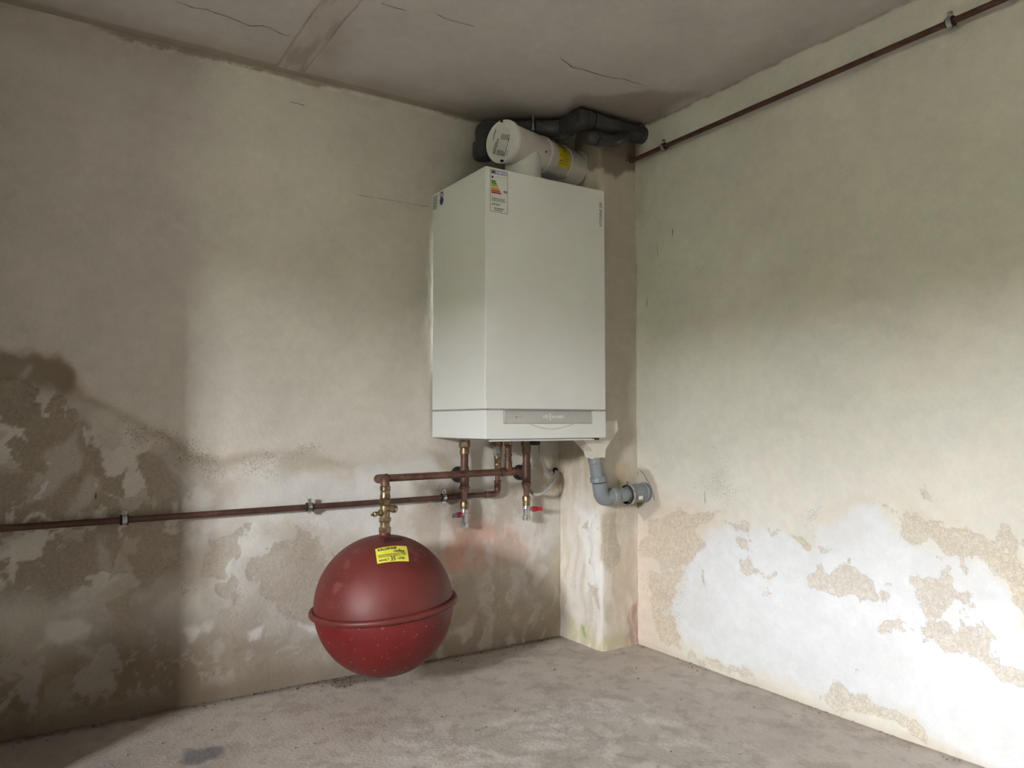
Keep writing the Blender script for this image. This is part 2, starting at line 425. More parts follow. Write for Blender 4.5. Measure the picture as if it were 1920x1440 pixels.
for p, a in (([(1190, 260), (1250, 240), (1320, 320), (1330, 350), (1240, 330)], .62), ([(1060, 360), (1090, 335), (1190, 350), (1260, 400), (1240, 450), (1150, 420)], .6),
          ([(1160, 420), (1230, 400), (1310, 440), (1420, 430), (1460, 480), (1520, 490), (1580, 430), (1640, 500), (1640, 550), (1570, 570), (1700, 640), (1900, 700), (1900, 900), (1658, 790), (1600, 720), (1550, 650), (1480, 570), (1330, 540), (1280, 480), (1220, 520), (1150, 490)], .95),
          ([(770, 670), (820, 620), (870, 640), (930, 610), (1000, 640), (1040, 690), (1020, 750), (900, 740), (830, 700), (790, 710)], 1),
          ([(1050, 690), (1090, 700), (1095, 740), (1060, 740)], .9),
          ([(1200, 640), (1290, 622), (1322, 570), (1360, 630), (1350, 680), (1430, 740), (1390, 760), (1340, 720), (1320, 800), (1300, 850), (1360, 890), (1450, 850), (1510, 870), (1500, 940), (1470, 960), (1580, 1000), (1900, 1100), (1900, 1200), (1658, 1085), (1560, 1060), (1460, 1000), (1380, 950), (1330, 965), (1270, 940), (1220, 880), (1250, 850), (1240, 760), (1220, 700)], .95),
          ([(1045, 885), (1100, 850), (1140, 810), (1175, 880), (1090, 895)], 1),
          ([(110, 430), (170, 430), (240, 370), (300, 400), (410, 390), (400, 440), (320, 480), (380, 520), (330, 600), (250, 620), (230, 700), (160, 680), (110, 560)], .66),
          ([(110, 640), (220, 640), (240, 740), (205, 800), (250, 900), (245, 960), (170, 930), (120, 760)], .68),
          ([(430, 450), (530, 450), (540, 495), (480, 485)], .8), ([(480, 500), (540, 500), (550, 560), (500, 570)], .9), ([(485, 600), (540, 590), (555, 640), (500, 645)], .95),
          ([(635, 470), (760, 500), (790, 540), (780, 568), (700, 520)], .85), ([(825, 540), (880, 510), (892, 545), (830, 565)], .9), ([(585, 455), (605, 455), (605, 490), (588, 490)], .8), ([(590, 650), (660, 645), (660, 670), (600, 670)], .7),
          ([(585, 730), (610, 730), (605, 755), (590, 750)], .8), ([(340, 670), (356, 665), (356, 700), (342, 700)], .8), ([(1420, 600), (1445, 610), (1440, 640), (1425, 630)], .8), ([(955, 1040), (1000, 1040), (990, 1060), (960, 1055)], .8),
          ([(830, 1160), (870, 1090), (940, 1110), (1000, 1150), (1130, 1200), (1230, 1260), (1260, 1350), (1100, 1260), (930, 1200)], .66),
          ([(250, 930), (330, 970), (420, 985), (520, 1000), (590, 1060), (560, 1085), (430, 1050), (330, 1010), (270, 990)], .6),
          ([(88, 500), (120, 495), (150, 520), (130, 570), (95, 565)], .95)):
    f.patch(c6(p), .020, a)
f.area(c6([(70, 205), (100, 220), (150, 300), (165, 360), (140, 430), (90, 440), (65, 400), (55, 300)]), (.47, .42, .35), .95, .006, .012, 30)   # mortar around the drain pipe
f.area(c6([(160, 130), (340, 120), (420, 200), (440, 280), (520, 290), (500, 320), (390, 290), (330, 180), (200, 190)]), (.60, .575, .50), .5, .03, .08)
f.area(c6([(80, 0), (1100, -60), (900, 200), (500, 340), (260, 300), (100, 120)]), (.665, .645, .56), .45, .12, .1)
f.area(rx([(1180, 225), (1260, 210), (1215, 330), (1195, 420), (1180, 420)]), (.56, .52, .44), .5, .03, .05)
f.tint(sm(.03 - V + .03 * (fbm(U, V, 12, 4, 15) - .5), 0, .03) * .6, (.60, .52, .42))
edge = ZC - .003 - .008 * fbm(U, V * 0, 30, 5, 16)
f.tint(sm(V - edge, 0, .003) * .8, (.32, .28, .22))
for p, a in (([(200, 100), (420, 90), (520, 300), (460, 360), (260, 330)], .55), ([(740, 380), (820, 360), (800, 480), (740, 470)], .9), ([(1270, 380), (1380, 380), (1380, 430), (1280, 430)], 1), ([(600, 30), (1200, 0), (1200, 120), (600, 200)], .3), ([(80, 620), (300, 600), (260, 900), (100, 900)], .5)):
    f.specks(c6(p), a)
f.speck = np.maximum(f.speck, .45 * sm(f.peel, .2, .5))
f.specks(rx([(1185, 320), (1240, 330), (1240, 480), (1190, 480)]), .5)
def pos_right(U, V):
    n = (fbm(U, V, 3, 4, 25) - .5) * .010 + (fbm(U, V, 18, 3, 26) - .5) * .002
    fade = sm(V, 0, .03) * sm(ZC - V, 0, .03)
    return np.stack([XR - n * fade + .002 * sm(f.peel, .35, .65), U, V], -1)
wall_right = struct(grid_obj('wall_right', U, V, pos_right, f, M_RIGHT))

# ---- corner pillar: parameter s runs along the left face (y from YB to YP) and then the front face (x from XP to XR)
LY = YB - YP; LX = XR - XP
def pl_(pts): return [((YB - at_x(x, y, XP).y), at_x(x, y, XP).z) for x, y in pts]
def pf_(pts): return [(LY + at_y(x, y, YP).x - XP, at_y(x, y, YP).z) for x, y in pts]
u = np.unique(np.round(np.concatenate([np.linspace(0, LY, 50), LY + np.linspace(0, LX, 36)]), 6)); v = axis_list(-.03, ZC + .02, -.03, ZC + .02, .0065)
U, V = np.meshgrid(u, v)
f = Field(U, V, (.665, .61, .52), 31)
isf = sm(U, LY - .004, LY + .004)
f.tint(isf * sm(V, .72, .85) * .5, (.60, .535, .44))  # boiler's cast shadow put into the front face colour
f.tint((1 - isf) * sm(.60 - V, 0, .2) * .5, (.75, .72, .66))
f.area(pf_([(1060, 120), (1230, 120), (1230, 330), (1190, 322), (1165, 318), (1150, 330), (1135, 318), (1110, 308), (1060, 300)]), (.27, .22, .165), .95, .008, .03, 30)
f.area(pf_([(1150, 870), (1190, 880), (1195, 930), (1160, 930)]), (.60, .44, .24), .6, .02, .03)
f.area(pf_([(1128, 960), (1160, 965), (1165, 1060), (1130, 1070)]), (.50, .42, .31), .8, .012, .03)
f.area(pf_([(1135, 1080), (1200, 980), (1200, 1150), (1140, 1170)]), (.64, .52, .40), .6, .03, .06)
f.area(pf_([(1180, 1140), (1198, 1130), (1206, 1215), (1165, 1215)]), (.40, .24, .185), .75, .015, .04)
f.area(pf_([(1130, 1185), (1175, 1190), (1175, 1216), (1130, 1220)]), (.47, .44, .22), .6, .02, .03)
f.area(pl_([(1085, 960), (1128, 960), (1128, 1130), (1100, 1110)]), (.86, .85, .83), .85, .03, .05)
f.area(pl_([(1052, 960), (1062, 960), (1062, 1200), (1052, 1200)]), (.62, .53, .36), .5, .012, .03)
f.area(pl_([(1065, 1160), (1100, 1170), (1126, 1195), (1126, 1216), (1060, 1200)]), (.56, .55, .28), .6, .025, .05)
f.area(pl_([(1090, 1168), (1096, 1172), (1102, 1190), (1094, 1186)]), (.23, .36, .08), .8, .006, .01)
f.area(pl_([(1040, 840), (1128, 860), (1128, 920), (1040, 930)]), (.53, .44, .28), .4, .04, .06)
for p, a in (([(1101, 1038), (1109, 1045), (1108, 1058), (1102, 1058)], 1), ([(1096, 1090), (1115, 1110), (1122, 1135), (1112, 1130)], .8), ([(1090, 1000), (1105, 980), (1110, 1010)], .6)):
    f.patch(pl_(p), .012, a)
for p, a in (([(1130, 980), (1160, 990), (1165, 1050), (1140, 1085)], .75), ([(1145, 1020), (1170, 1015), (1165, 1060), (1145, 1075)], .6)):
    f.patch(pf_(p), .015, a)
stk = fbm(f.Uw * 9, f.Vw * 1.6, 5, 5, 36)
f.tint(sm(1.0 - V, 0, .4) * sm(stk, .50, .66) * .40, (.55, .46, .35))
f.tint(sm(.75 - V, 0, .2) * sm(.48 - stk, 0, .12) * .40, (.78, .74, .68))
f.speck = .35 * sm(fbm(U, V, 6, 4, 35), .45, .7)
def pos_pillar(U, V):
    x = XP + np.clip(U - LY, 0, None); y = YB - np.clip(U, 0, LY)
    n = (fbm(U, V, 5, 4, 37) - .5) * .009 + (fbm(U, V, 25, 3, 38) - .5) * .003
    r = np.exp(-np.abs(U - LY) / .012) * .006                      # rounded, worn arris
    fade = sm(V, -.02, .03)
    return np.stack([x + r - n * (1 - isf) * fade, y + r - n * isf * fade, V], -1)
pillar = struct(grid_obj('wall_pillar', U, V, pos_pillar, f, M_PILLAR))

# ---- floor
u = axis_list(XL, XR + .05, -.2, XR + .05, .0085); v = axis_list(YF, YB + .05, .75, YB + .05, .0085)
U, V = np.meshgrid(u, v)
def fz(pts): return [(at_z(x, y).x, at_z(x, y).y) for x, y in pts]
f = Field(U, V, (.56, .50, .44), 51)
f.tint(sm(fbm(U, V, 3, 5, 53), .4, .7) * .5, (.54, .49, .435))
f.tint(sm(fbm(U, V, 11, 5, 54), .5, .75) * .4, (.38, .33, .285))
blot = sm(.55 * fbm(f.Uw, f.Vw, 6, 6, 55) + .45 * fbm(f.Uw * .6 + f.Vw, f.Vw, 24, 4, 56, .65), .40, .60)
cen = sm(sdf(U, V, fz([(620, 1460), (760, 1370), (900, 1340), (1150, 1300), (1250, 1330), (1400, 1400), (1500, 1480), (1000, 1600)])), -.12, .12)
f.peel = np.clip(.54 * cen * blot, 0, 1)
f.tint(cen * .45, (.57, .53, .48))
f.tint(sm(.62 - U, 0, .6) * .75, (.31, .275, .255))  # floor painted darker to the left, in place of a wider shadow
f.tint(cen * sm(fbm(f.Uw, f.Vw, 22, 4, 60, .65), .50, .66) * .7, (.72, .69, .65))
f.tint(sm(fbm(f.Uw, f.Vw, 30, 4, 61, .65), .52, .66) * .45, (.33, .285, .245))
f.area(fz([(330, 1415), (352, 1405), (402, 1400), (405, 1412), (385, 1430), (350, 1434), (330, 1425)]), (.18, .175, .18), .85, .012, .02, 40)
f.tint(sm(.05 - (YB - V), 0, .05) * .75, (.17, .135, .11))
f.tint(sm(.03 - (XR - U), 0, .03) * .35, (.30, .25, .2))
f.area(fz([(600, 1280), (690, 1262), (720, 1275), (640, 1290)]), (.15, .12, .10), .7, .02, .04)
f.speck = .35 * sm(fbm(U, V, 4, 4, 57), .45, .7)
def pos_floor(U, V):
    return np.stack([U, V, (fbm(U, V, 2.5, 4, 58) - .5) * .006 + (fbm(U, V, 16, 3, 59) - .5) * .002], -1)
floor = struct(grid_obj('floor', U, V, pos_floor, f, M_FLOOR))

# ---- ceiling
u = axis_list(XL, XR + .05, -.1, XR + .05, .010); v = axis_list(YF, YB + .05, .8, YB + .05, .010)
U, V = np.meshgrid(u, v)
def cz(pts): return [(at_z(x, y, ZC).x, at_z(x, y, ZC).y) for x, y in pts]
f = Field(U, V, (.61, .575, .54), 71)
f.tint(sm(fbm(U, V, 2, 4, 72), .35, .7) * .3, (.48, .45, .41))
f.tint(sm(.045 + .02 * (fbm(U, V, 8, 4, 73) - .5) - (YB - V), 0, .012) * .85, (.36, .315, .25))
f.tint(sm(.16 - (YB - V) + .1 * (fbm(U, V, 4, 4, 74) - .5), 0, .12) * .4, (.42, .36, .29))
f.area(cz([(820, 190), (950, 195), (1060, 215), (1050, 250), (900, 240)]), (.33, .27, .21), .55, .05, .08)
f.area(cz([(1090, 185), (1200, 170), (1300, 175), (1240, 215), (1210, 240), (1080, 225)]), (.34, .285, .22), .7, .02, .06)
f.area(cz([(1300, 150), (1450, 70), (1560, 40), (1500, 95), (1280, 205)]), (.46, .42, .37), .4, .04, .06)
f.area(cz([(600, 90), (640, 60), (660, 90), (600, 130)]), (.48, .43, .36), .5, .04, .05)
f.patch(cz([(1180, 225), (1240, 205), (1230, 235), (1200, 250)]), .02, .7)
f.speck = .25 * sm(fbm(U, V, 3, 4, 75), .5, .7)
def pos_ceil(U, V):
    fade = sm(YB - V, 0, .04) * sm(XR - U, 0, .04)
    return np.stack([U, V, ZC - ((fbm(U, V, 2.5, 4, 78) - .5) * .008 + (fbm(U, V, 14, 3, 79) - .5) * .0015) * fade], -1)
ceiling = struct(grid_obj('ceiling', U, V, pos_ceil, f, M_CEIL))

# ---- plastered joint strip across the ceiling
a0, a1 = at_z(520, 122, ZC), at_z(572, 140, ZC); b0, b1 = at_z(598, 0, ZC), at_z(676, 0, ZC)
sx0, sx1 = (a0.x + b0.x) / 2, (a1.x + b1.x) / 2
u = np.linspace(sx0, sx1, 24); v = np.arange(YF, YB - .03, .012)
U, V = np.meshgrid(u, v)
f = Field(U, V, (.575, .535, .485), 81)
e = np.minimum(U - sx0, sx1 - U)
f.tint(sm(.010 + .012 * (fbm(U, V, 9, 4, 82) - .5) - e, 0, .008) * .6, (.34, .295, .24))
f.tint(sm(fbm(U * 6, V, 5, 5, 83), .52, .70) * .6, (.36, .31, .25))
f.speck = .5 * sm(fbm(U * 4, V, 4, 4, 84), .45, .7)
def pos_strip(U, V):
    w = (fbm(U * 0, V, 7, 4, 85) - .5) * .012
    return np.stack([U + w, V, ZC - .0065 * sm(e, 0, .006) + .002 - (fbm(U, V, 10, 4, 86) - .5) * .003], -1)
struct(grid_obj('trim_1', U, V, pos_strip, f, M_CEIL))

# ---- the rest of the shell, out of frame: left wall with window, wall behind the camera, added light blocker
M_PLAIN = mat('unseen_wall_dark', (.10, .085, .07), .9, var=.1, vscale=4, bmp=.3, bscale=120)  # unseen walls kept dark so they bounce little light
M_WINDOW = mat('window_paint', (.62, .60, .55), .5)
T = .38
mb = MB()
mb.box((XL - T, YF, 0), (XL, YB, WZ0)).box((XL - T, YF, WZ1), (XL, YB, ZC)).box((XL - T, YF, WZ0), (XL, WY0, WZ1)).box((XL - T, WY1, WZ0), (XL, YB, WZ1))
struct(obj('wall_left', mb, M_PLAIN, smooth=False))
struct(obj('wall_front', MB().box((XL, YF - .1, 0), (XR, YF, ZC)), M_PLAIN, smooth=False))
M_BLOCKER = mat('blocker_plaster', (.42, .38, .32), .9, var=.15, vscale=5, bmp=.4, bscale=110)
struct(obj('wall_blocker', MB().box((XL, 1.90, -.02), (-.12, YB - .01, ZC + .01), .006), M_BLOCKER, smooth=False))  # unseen block added to cast the shadow on the back wall's left
mb = MB(); xw = XL - T + .04
for yy in (WY0 + .025, (WY0 + WY1) / 2, WY1 - .025): mb.box((xw - .03, yy - .02, WZ0), (xw + .03, yy + .02, WZ1))
for zz in (WZ0 + .025, WZ1 - .025): mb.box((xw - .03, WY0, zz - .025), (xw + .03, WY1, zz + .025))
struct(obj('window_1', mb, M_WINDOW, smooth=False))
# garden outside the window: dark soil that returns little light, and a hedge
M_SOIL = mat('dark_soil', (.07, .065, .042), .9, var=.4, vscale=6)
M_HEDGE = mat('hedge_leaves', (.10, .11, .05), .8, var=.5, vscale=12)
struct(obj('ground_outside', MB().box((-14, -9, .60), (XL - T, 9, 1.0)), M_SOIL, smooth=False))
hu, hv = np.meshgrid(np.linspace(-9, 9, 120), np.linspace(0, 1, 24))
fh = Field(hu, hv, (.13, .22, .05), 5)
def pos_hedge(U, V):
    top = 2.25 + .5 * (fbm(U, U * 0, .5, 4, 8) - .5)
    return np.stack([-8.8 + .9 * (fbm(U, V * 3, 2, 4, 9) - .5) - .6 * V ** 3, U, 0.8 + (top - 0.8) * V], -1)
hd = grid_obj('hedge_outside', hu, hv, pos_hedge, fh, M_HEDGE); struct(hd)

# ---- cracks and scratches: thin open lines in the plaster, children of the surface they run across
M_CRACK = mat('crack_dark', (.09, .075, .06), .95)
rnd = random.Random(4)
def crack(parent, pts, nrm, w=.0012, jitter=.004, sub=8):
    P = [pts[0]]
    for a, b in zip(pts[:-1], pts[1:]):
        for k in range(1, sub + 1):
            q = a.lerp(b, k / sub)
            if k < sub: q = q + Vector((rnd.uniform(-1, 1), rnd.uniform(-1, 1), rnd.uniform(-1, 1))) * jitter
            P.append(q - nrm * (q - a).dot(nrm))
    mb = MB(); V, Fc = [], []
    for i, p in enumerate(P):
        t = (P[min(i + 1, len(P) - 1)] - P[max(i - 1, 0)]).normalized(); n = t.cross(nrm).normalized()
        ww = w * rnd.uniform(.35, 1.2) * (0.2 if i in (0, len(P) - 1) else 1)
        V += [p + n * ww, p + nrm * .0006, p - n * ww]
    for i in range(len(P) - 1):
        for j in (0, 1): Fc.append((3 * i + j, 3 * i + j + 1, 3 * i + j + 4, 3 * i + j + 3))
    mb.add(V, Fc); return obj('crack', mb, M_CRACK, parent, smooth=False)
def surf(px, py, o, off=.0008):
    """first point of surface o seen through this pixel"""
    d = ray(px, py).normalized(); ok, loc, nr, i = o.ray_cast(Vector((0, 0, CAM_Z)), d)
    return loc - d * off
DN = Vector((0, 0, -1)); FR = Vector((0, -1, 0)); LF = Vector((-1, 0, 0))
def ccrack(pts, o, nrm, **k): k.setdefault('jitter', .0012); crack(o, [surf(x, y, o, .003) for x, y in pts], nrm, **k)
bpy.context.view_layer.update()
ccrack([(330, 3), (365, 15), (386, 17), (402, 24), (430, 33), (462, 47), (470, 49), (492, 48), (510, 54), (528, 64), (544, 68)], ceiling, DN, w=.0016, jitter=.002, sub=4)
ccrack([(714, 6), (735, 13), (762, 20)], ceiling, DN, w=.0013)
ccrack([(818, 26), (835, 35), (862, 43), (890, 50)], ceiling, DN, w=.0012)
ccrack([(1050, 108), (1072, 126), (1098, 132), (1142, 145), (1172, 149), (1214, 162)], ceiling, DN, w=.0014, jitter=.002, sub=4)
ccrack([(545, 191), (558, 194), (571, 198)], wall_back, FR, w=.0010)
ccrack([(668, 365), (740, 377), (806, 388)], wall_back, FR, w=.0006, jitter=.0006)
ccrack([(180, 936), (180, 923)], wall_back, FR, w=.0022, jitter=.0005, sub=3)
ccrack([(1261, 445), (1261, 428)], wall_right, LF, w=.0022, jitter=.0004, sub=3)
ccrack([(1234, 482), (1232, 460)], wall_right, LF, w=.0013, jitter=.0004, sub=3)
ccrack([(1212, 576), (1214, 556)], wall_right, LF, w=.0011, jitter=.0004, sub=3)
ccrack([(1322, 945), (1321, 922)], wall_right, LF, w=.0008, jitter=.0004, sub=3)
ccrack([(1191, 970), (1195, 940), (1192, 905), (1196, 882)], wall_right, LF, w=.0012, jitter=.001, sub=4)
ccrack([(1197, 878), (1208, 890), (1220, 912), (1228, 940)], wall_right, LF, w=.0012, jitter=.001, sub=4)

# ================================================================== MATERIALS OF THE THINGS
M_ENAMEL = mat('boiler_enamel', (.83, .84, .82), .40, var=.008, vscale=3, rvar=.01)
M_SHADOWGAP = mat('boiler_inner_sheet', (.33, .33, .32), .5)
M_SILVER = mat('panel_silver', (.56, .55, .53), .42, metal=.35, var=.03)
M_PRINTW = mat('print_white', (.88, .88, .88), .5)
M_BLACK = mat('print_black', (.02, .02, .02), .6)
M_PAPER = mat('label_paper', (.80, .80, .78), .5, var=.02)
M_FLUE = mat('flue_white', (.70, .66, .62), .35, var=.05, vscale=10)
M_CAP = mat('flue_cap_white', (.80, .80, .77), .35, var=.03)
M_YELLOW = mat('label_yellow', (.80, .66, .02), .45, var=.05)
M_LEMON = mat('label_lemon', (.86, .80, .10), .45, var=.05)
M_COPPER = mat('copper_aged', (.165, .085, .060), .48, metal=.5, var=.35, vscale=45, spots=((.10, .05, .035), .60, 25))
M_COPPERP = mat('copper_brown', (.115, .058, .044), .5, metal=.4, var=.25, vscale=40, spots=((.09, .045, .035), .62, 30))
M_BRASS = mat('brass_aged', (.25, .18, .105), .38, metal=.85, var=.35, vscale=60, spots=((.14, .10, .06), .60, 50))
M_BRASSD = mat('brass_dull', (.26, .19, .11), .45, metal=.7, var=.35, vscale=60, spots=((.10, .08, .06), .58, 50))
M_STEEL = mat('zinc_steel', (.52, .51, .50), .30, metal=.9, var=.15, vscale=60)
M_RUBBER = mat('rubber_black', (.018, .018, .018), .7)
M_HOLE = mat('hole_dark', (.012, .011, .010), .95)
M_REDP = mat('handle_red', (.45, .02, .03), .4)
M_GREYTIP = mat('handle_grey', (.27, .25, .28), .5)
M_GREYP = mat('drain_grey', (.245, .265, .275), .42, var=.08, spots=((.38, .39, .39), .70, 40))
M_DARKP = mat('drain_dark_grey', (.060, .064, .060), .55, var=.25, spots=((.34, .32, .28), .71, 28))
M_HOSE = mat('hose_grey', (.46, .43, .38), .45)
M_TANK = mat('tank_red', (.145, .024, .019), .50, var=.16, vscale=7, spots=((.19, .05, .042), .58, 9), bmp=.04, bscale=40)
M_TANKL = mat('tank_red_lower', (.15, .010, .010), .46, var=.14, vscale=9, spots=((.46, .33, .29), .625, 85), bmp=.04, bscale=40)
M_BLUE = mat('print_blue', (.02, .055, .22), .5)
M_SKYBL = mat('print_light_blue', (.05, .20, .48), .5)

def text_mb(body, size, bold=0.0, shear=0.0, sx=1.0, align='CENTER', space=1.0):
    c = bpy.data.curves.new('lettering', 'FONT'); c.body = body; c.size = size; c.offset = bold; c.shear = shear
    c.align_x = align; c.align_y = 'CENTER'; c.resolution_u = 3; c.space_character = space
    o = bpy.data.objects.new('lettering', c); COL.objects.link(o)
    dg = bpy.context.evaluated_depsgraph_get(); me = bpy.data.meshes.new_from_object(o.evaluated_get(dg))
    mb = MB(); mb.v = [(v.co.x * sx, v.co.y) for v in me.vertices]; mb.f = [tuple(p.vertices) for p in me.polygons]
    bpy.data.objects.remove(o); bpy.data.curves.remove(c); bpy.data.meshes.remove(me); return mb
def rects(L):
    mb = MB()
    for x0, y0, x1, y1 in L:
        n = max(1, int(abs(x1 - x0) / .012)); V = []
        for i in range(n + 1):
            x = x0 + (x1 - x0) * i / n; V += [(x, y0), (x, y1)]
        mb.add(V, [(2 * i, 2 * i + 2, 2 * i + 3, 2 * i + 1) for i in range(n)])
    return mb
def disc2(cx, cy, r, n=24, rin=0):
    mb = MB(); mb.add([(cx + r * math.cos(2 * math.pi * k / n), cy + r * math.sin(2 * math.pi * k / n)) for k in range(n)], [tuple(range(n))] if not rin else [])
    if rin:
        mb.add([(cx + rin * math.cos(2 * math.pi * k / n), cy + rin * math.sin(2 * math.pi * k / n)) for k in range(n)], [])
        mb.f = [(k, (k + 1) % n, n + (k + 1) % n, n + k) for k in range(n)]
    return mb
def mapped(mb, fn):
    o = MB(); o.v = [tuple(fn(v[0], v[1])) for v in mb.v]; o.f = mb.f; return o
def shift(mb, dx, dy, ang=0):
    c, s = math.cos(ang), math.sin(ang)
    mb.v = [(v[0] * c - v[1] * s + dx, v[0] * s + v[1] * c + dy) for v in mb.v]; return mb
def plane_map(org, ud, vd, off, nrm):
    org, ud, vd, nrm = Vector(org), Vector(ud).normalized(), Vector(vd).normalized(), Vector(nrm).normalized()
    return lambda x, y: org + ud * x + vd * y + nrm * off
def textlines(x0, x1, y0, y1, n, h=.55, seed=1, word=.007):
    r = random.Random(seed); L = []
    for i in range(n):
        yc = y1 - (y1 - y0) * (i + .5) / n; hh = (y1 - y0) / n * h / 2; x = x0
        end = x1 - (x1 - x0) * r.uniform(0, .25)
        while x < end - word * .3:
            w = min(word * r.uniform(.5, 1.6), end - x); L.append((x, yc - hh, x + w, yc + hh)); x += w + word * .22
    return rects(L)

# ================================================================== GAS BOILER
BX0, BX1, BY0, BY1 = 1.198, 1.676, 1.994, 2.350
BZ0, BZ1 = CAM_Z - .051, CAM_Z + .797
ZS = at_y(911, 766, BY0).z                                  # seam between casing and lower flap
boiler = thing('gas_boiler', 'white wall-hung gas boiler with a silver control strip in the room corner', 'boiler', ((BX0 + BX1) / 2, BY1, BZ0))
obj('casing', MB().box((BX0, BY0, ZS), (BX1, BY1, BZ1), .004), M_ENAMEL, boiler)
flap = obj('lower_cover', MB().box((BX0 + .0005, BY0 - .001, BZ0), (BX1, BY1, ZS - .0045), .004), M_ENAMEL, boiler)
obj('inner_frame', MB().box((BX0 + .004, BY0 + .004, BZ0 + .02), (BX1 - .004, BY1, BZ1 - .02)), M_SHADOWGAP, boiler)
obj('bottom_tray', MB().box((BX0 + .025, BY0 + .004, BZ0 - .005), (BX1 - .055, BY1 - .13, BZ0 + .006), .001), M_SHADOWGAP, boiler)
obj('bottom_lip', MB().box((BX0 + .02, BY0 + .0005, BZ0 - .0075), (BX1 - .05, BY0 + .012, BZ0 - .0035), .001), M_ENAMEL, boiler)
# control strip with name and two small holes
p0, p1 = at_y(944.5, 770.5, BY0), at_y(1108, 795.5, BY0)
sx0_, sx1_ = p0.x, p1.x; sz1, sz0 = p0.z, at_y(944.5, 793.5, BY0).z
strip = obj('control_strip', MB().box((sx0_, BY0 - .0042, sz0), (sx1_, BY0 + .002, sz1), .0012), M_SILVER, boiler)
obj('strip_shadow_groove', MB().box((sx0_ - .0016, BY0 - .0018, sz0 - .0018), (sx1_ + .0016, BY0 + .001, sz1 + .0018)), M_SHADOWGAP, strip)
zc_ = (sz0 + sz1) / 2
pm = plane_map(((sx0_ + sx1_) / 2 + .005, BY0, zc_ + .001), (1, 0, 0), (0, 0, 1), .0046, (0, -1, 0))
lett = MB()
for body, x in (('VIE', -.0225), ('MANN', .0275)):
    t = shift(text_mb(body, .0145, .00035, sx=1.15), x, 0); lett.add([(a, b) for a, b in t.v], t.f)
for dy in (.0055, -.0055):
    t = shift(text_mb('S', .0150, .0004, sx=1.3), -.0035, dy); lett.add(t.v, t.f)
obj('lettering', mapped(lett, pm), M_PRINTW, strip, smooth=False)
for px in (967, 974):
    q = at_y(px, 782, BY0); obj('pinhole', mapped(disc2(q.x, q.z, .0022 if px == 967 else .0013, 12), lambda x, y: Vector((x, BY0 - .0046, y))), M_BLACK, strip, smooth=False)
# curved finger grip under the strip
g = [Vector((sx0_ + (sx1_ - sx0_) * (.28 + .50 * k / 16), BY0 - .0012, sz0 - .003 - .016 * math.sin(math.pi * k / 16))) for k in range(17)]
obj('finger_grip', MB().sweep(g, .0011, 6), mat('grip_shadow', (.5, .5, .48), .5), flap)
# seam details: hinge lug
q0, q1 = at_y(1116, 769, BY0), at_y(1130, 771.5, BY0)
obj('hinge_lug', MB().box((q0.x, BY0 - .0008, ZS - .0065), (q1.x, BY0 + .004, ZS - .0005), .0005), M_SILVER, flap)
# model name, reading upwards on the right edge
q0, q1 = at_y(1126.5, 425, BY0), at_y(1126.5, 380, BY0)
t = shift(text_mb('VITODENS 200', .0152, .0002, sx=1.0, space=1.12), 0, 0, math.pi / 2)
hgt = max(v[1] for v in t.v) - min(v[1] for v in t.v); k = (q1.z - q0.z) / hgt
t.v = [(a * 1.05, b * k) for a, b in t.v]
obj('model_lettering', mapped(t, plane_map((q0.x, BY0, (q0.z + q1.z) / 2), (1, 0, 0), (0, 0, 1), .0005, (0, -1, 0))), M_BLACK, boiler, smooth=False)
# energy label on the front
q0, q1, q2 = at_y(919, 316.5, BY0), at_y(952, 323.5, BY0), at_y(919, 396, BY0)
W_, H_ = q1.x - q0.x, q0.z - q2.z
lab = obj('energy_label', MB().box((q0.x, BY0 - .0005, q2.z), (q1.x, BY0 + .001, q0.z)), M_PAPER, boiler, smooth=False)
pm = plane_map((q0.x, BY0, q2.z), (1, 0, 0), (0, 0, 1), .0009, (0, -1, 0)); pm2 = plane_map((q0.x, BY0, q2.z), (1, 0, 0), (0, 0, 1), .0013, (0, -1, 0))
def R(mbx, m, name, f_=pm): return obj(name, mapped(mbx, f_), m, lab, smooth=False)
b = .0012
R(rects([(0, 0, W_, b), (0, H_ - b, W_, H_), (0, 0, b, H_), (W_ - b, 0, W_, H_)]), M_BLACK, 'border')
R(rects([(W_ * .06, H_ * .90, W_ * .28, H_ * .98)]), M_BLUE, 'flag_field')
R(rects([(W_ * .28, H_ * .90, W_ * .95, H_ * .98)]), M_SKYBL, 'title_field')
st = MB()
for k in range(12):
    d = disc2(W_ * .17 + .0052 * math.cos(k * math.pi / 6), H_ * .94 + .0052 * math.sin(k * math.pi / 6), .0009, 6); st.add(d.v, d.f)
R(st, M_YELLOW, 'stars', pm2)
R(shift(text_mb('ENERGIE', .0118, .0003, sx=.92), W_ * .615, H_ * .94), M_PRINTW, 'title_lettering', pm2)
R(shift(text_mb('A', .009, .0003), W_ * .13, H_ * .815), M_BLACK, 'class_letter')
R(rects([(W_ * .28, H_ * .838, W_ * .94, H_ * .841)]), M_BLACK, 'rule')
R(rects([(W_ * .07, H_ * .80, W_ * .18, H_ * .842)]), mat('print_maroon', (.10, .03, .03), .5), 'class_field')
bars = [(.02, .22, .03), (.06, .30, .04), (.25, .42, .04), (.75, .62, .03), (.70, .28, .02), (.55, .07, .02), (.42, .02, .02)]
for i, cb in enumerate(bars):
    y1 = H_ * (.742 - i * .0445); y0 = y1 - H_ * .036; x1 = W_ * (.28 + i * .052)
    mb = MB().add([(W_ * .06, y0), (x1, y0), (x1 + .0035, (y0 + y1) / 2), (x1, y1), (W_ * .06, y1)], [(0, 1, 2, 3, 4)])
    R(mb, mat('print_bar_%d' % i, cb, .5, var=.03), 'class_bar')
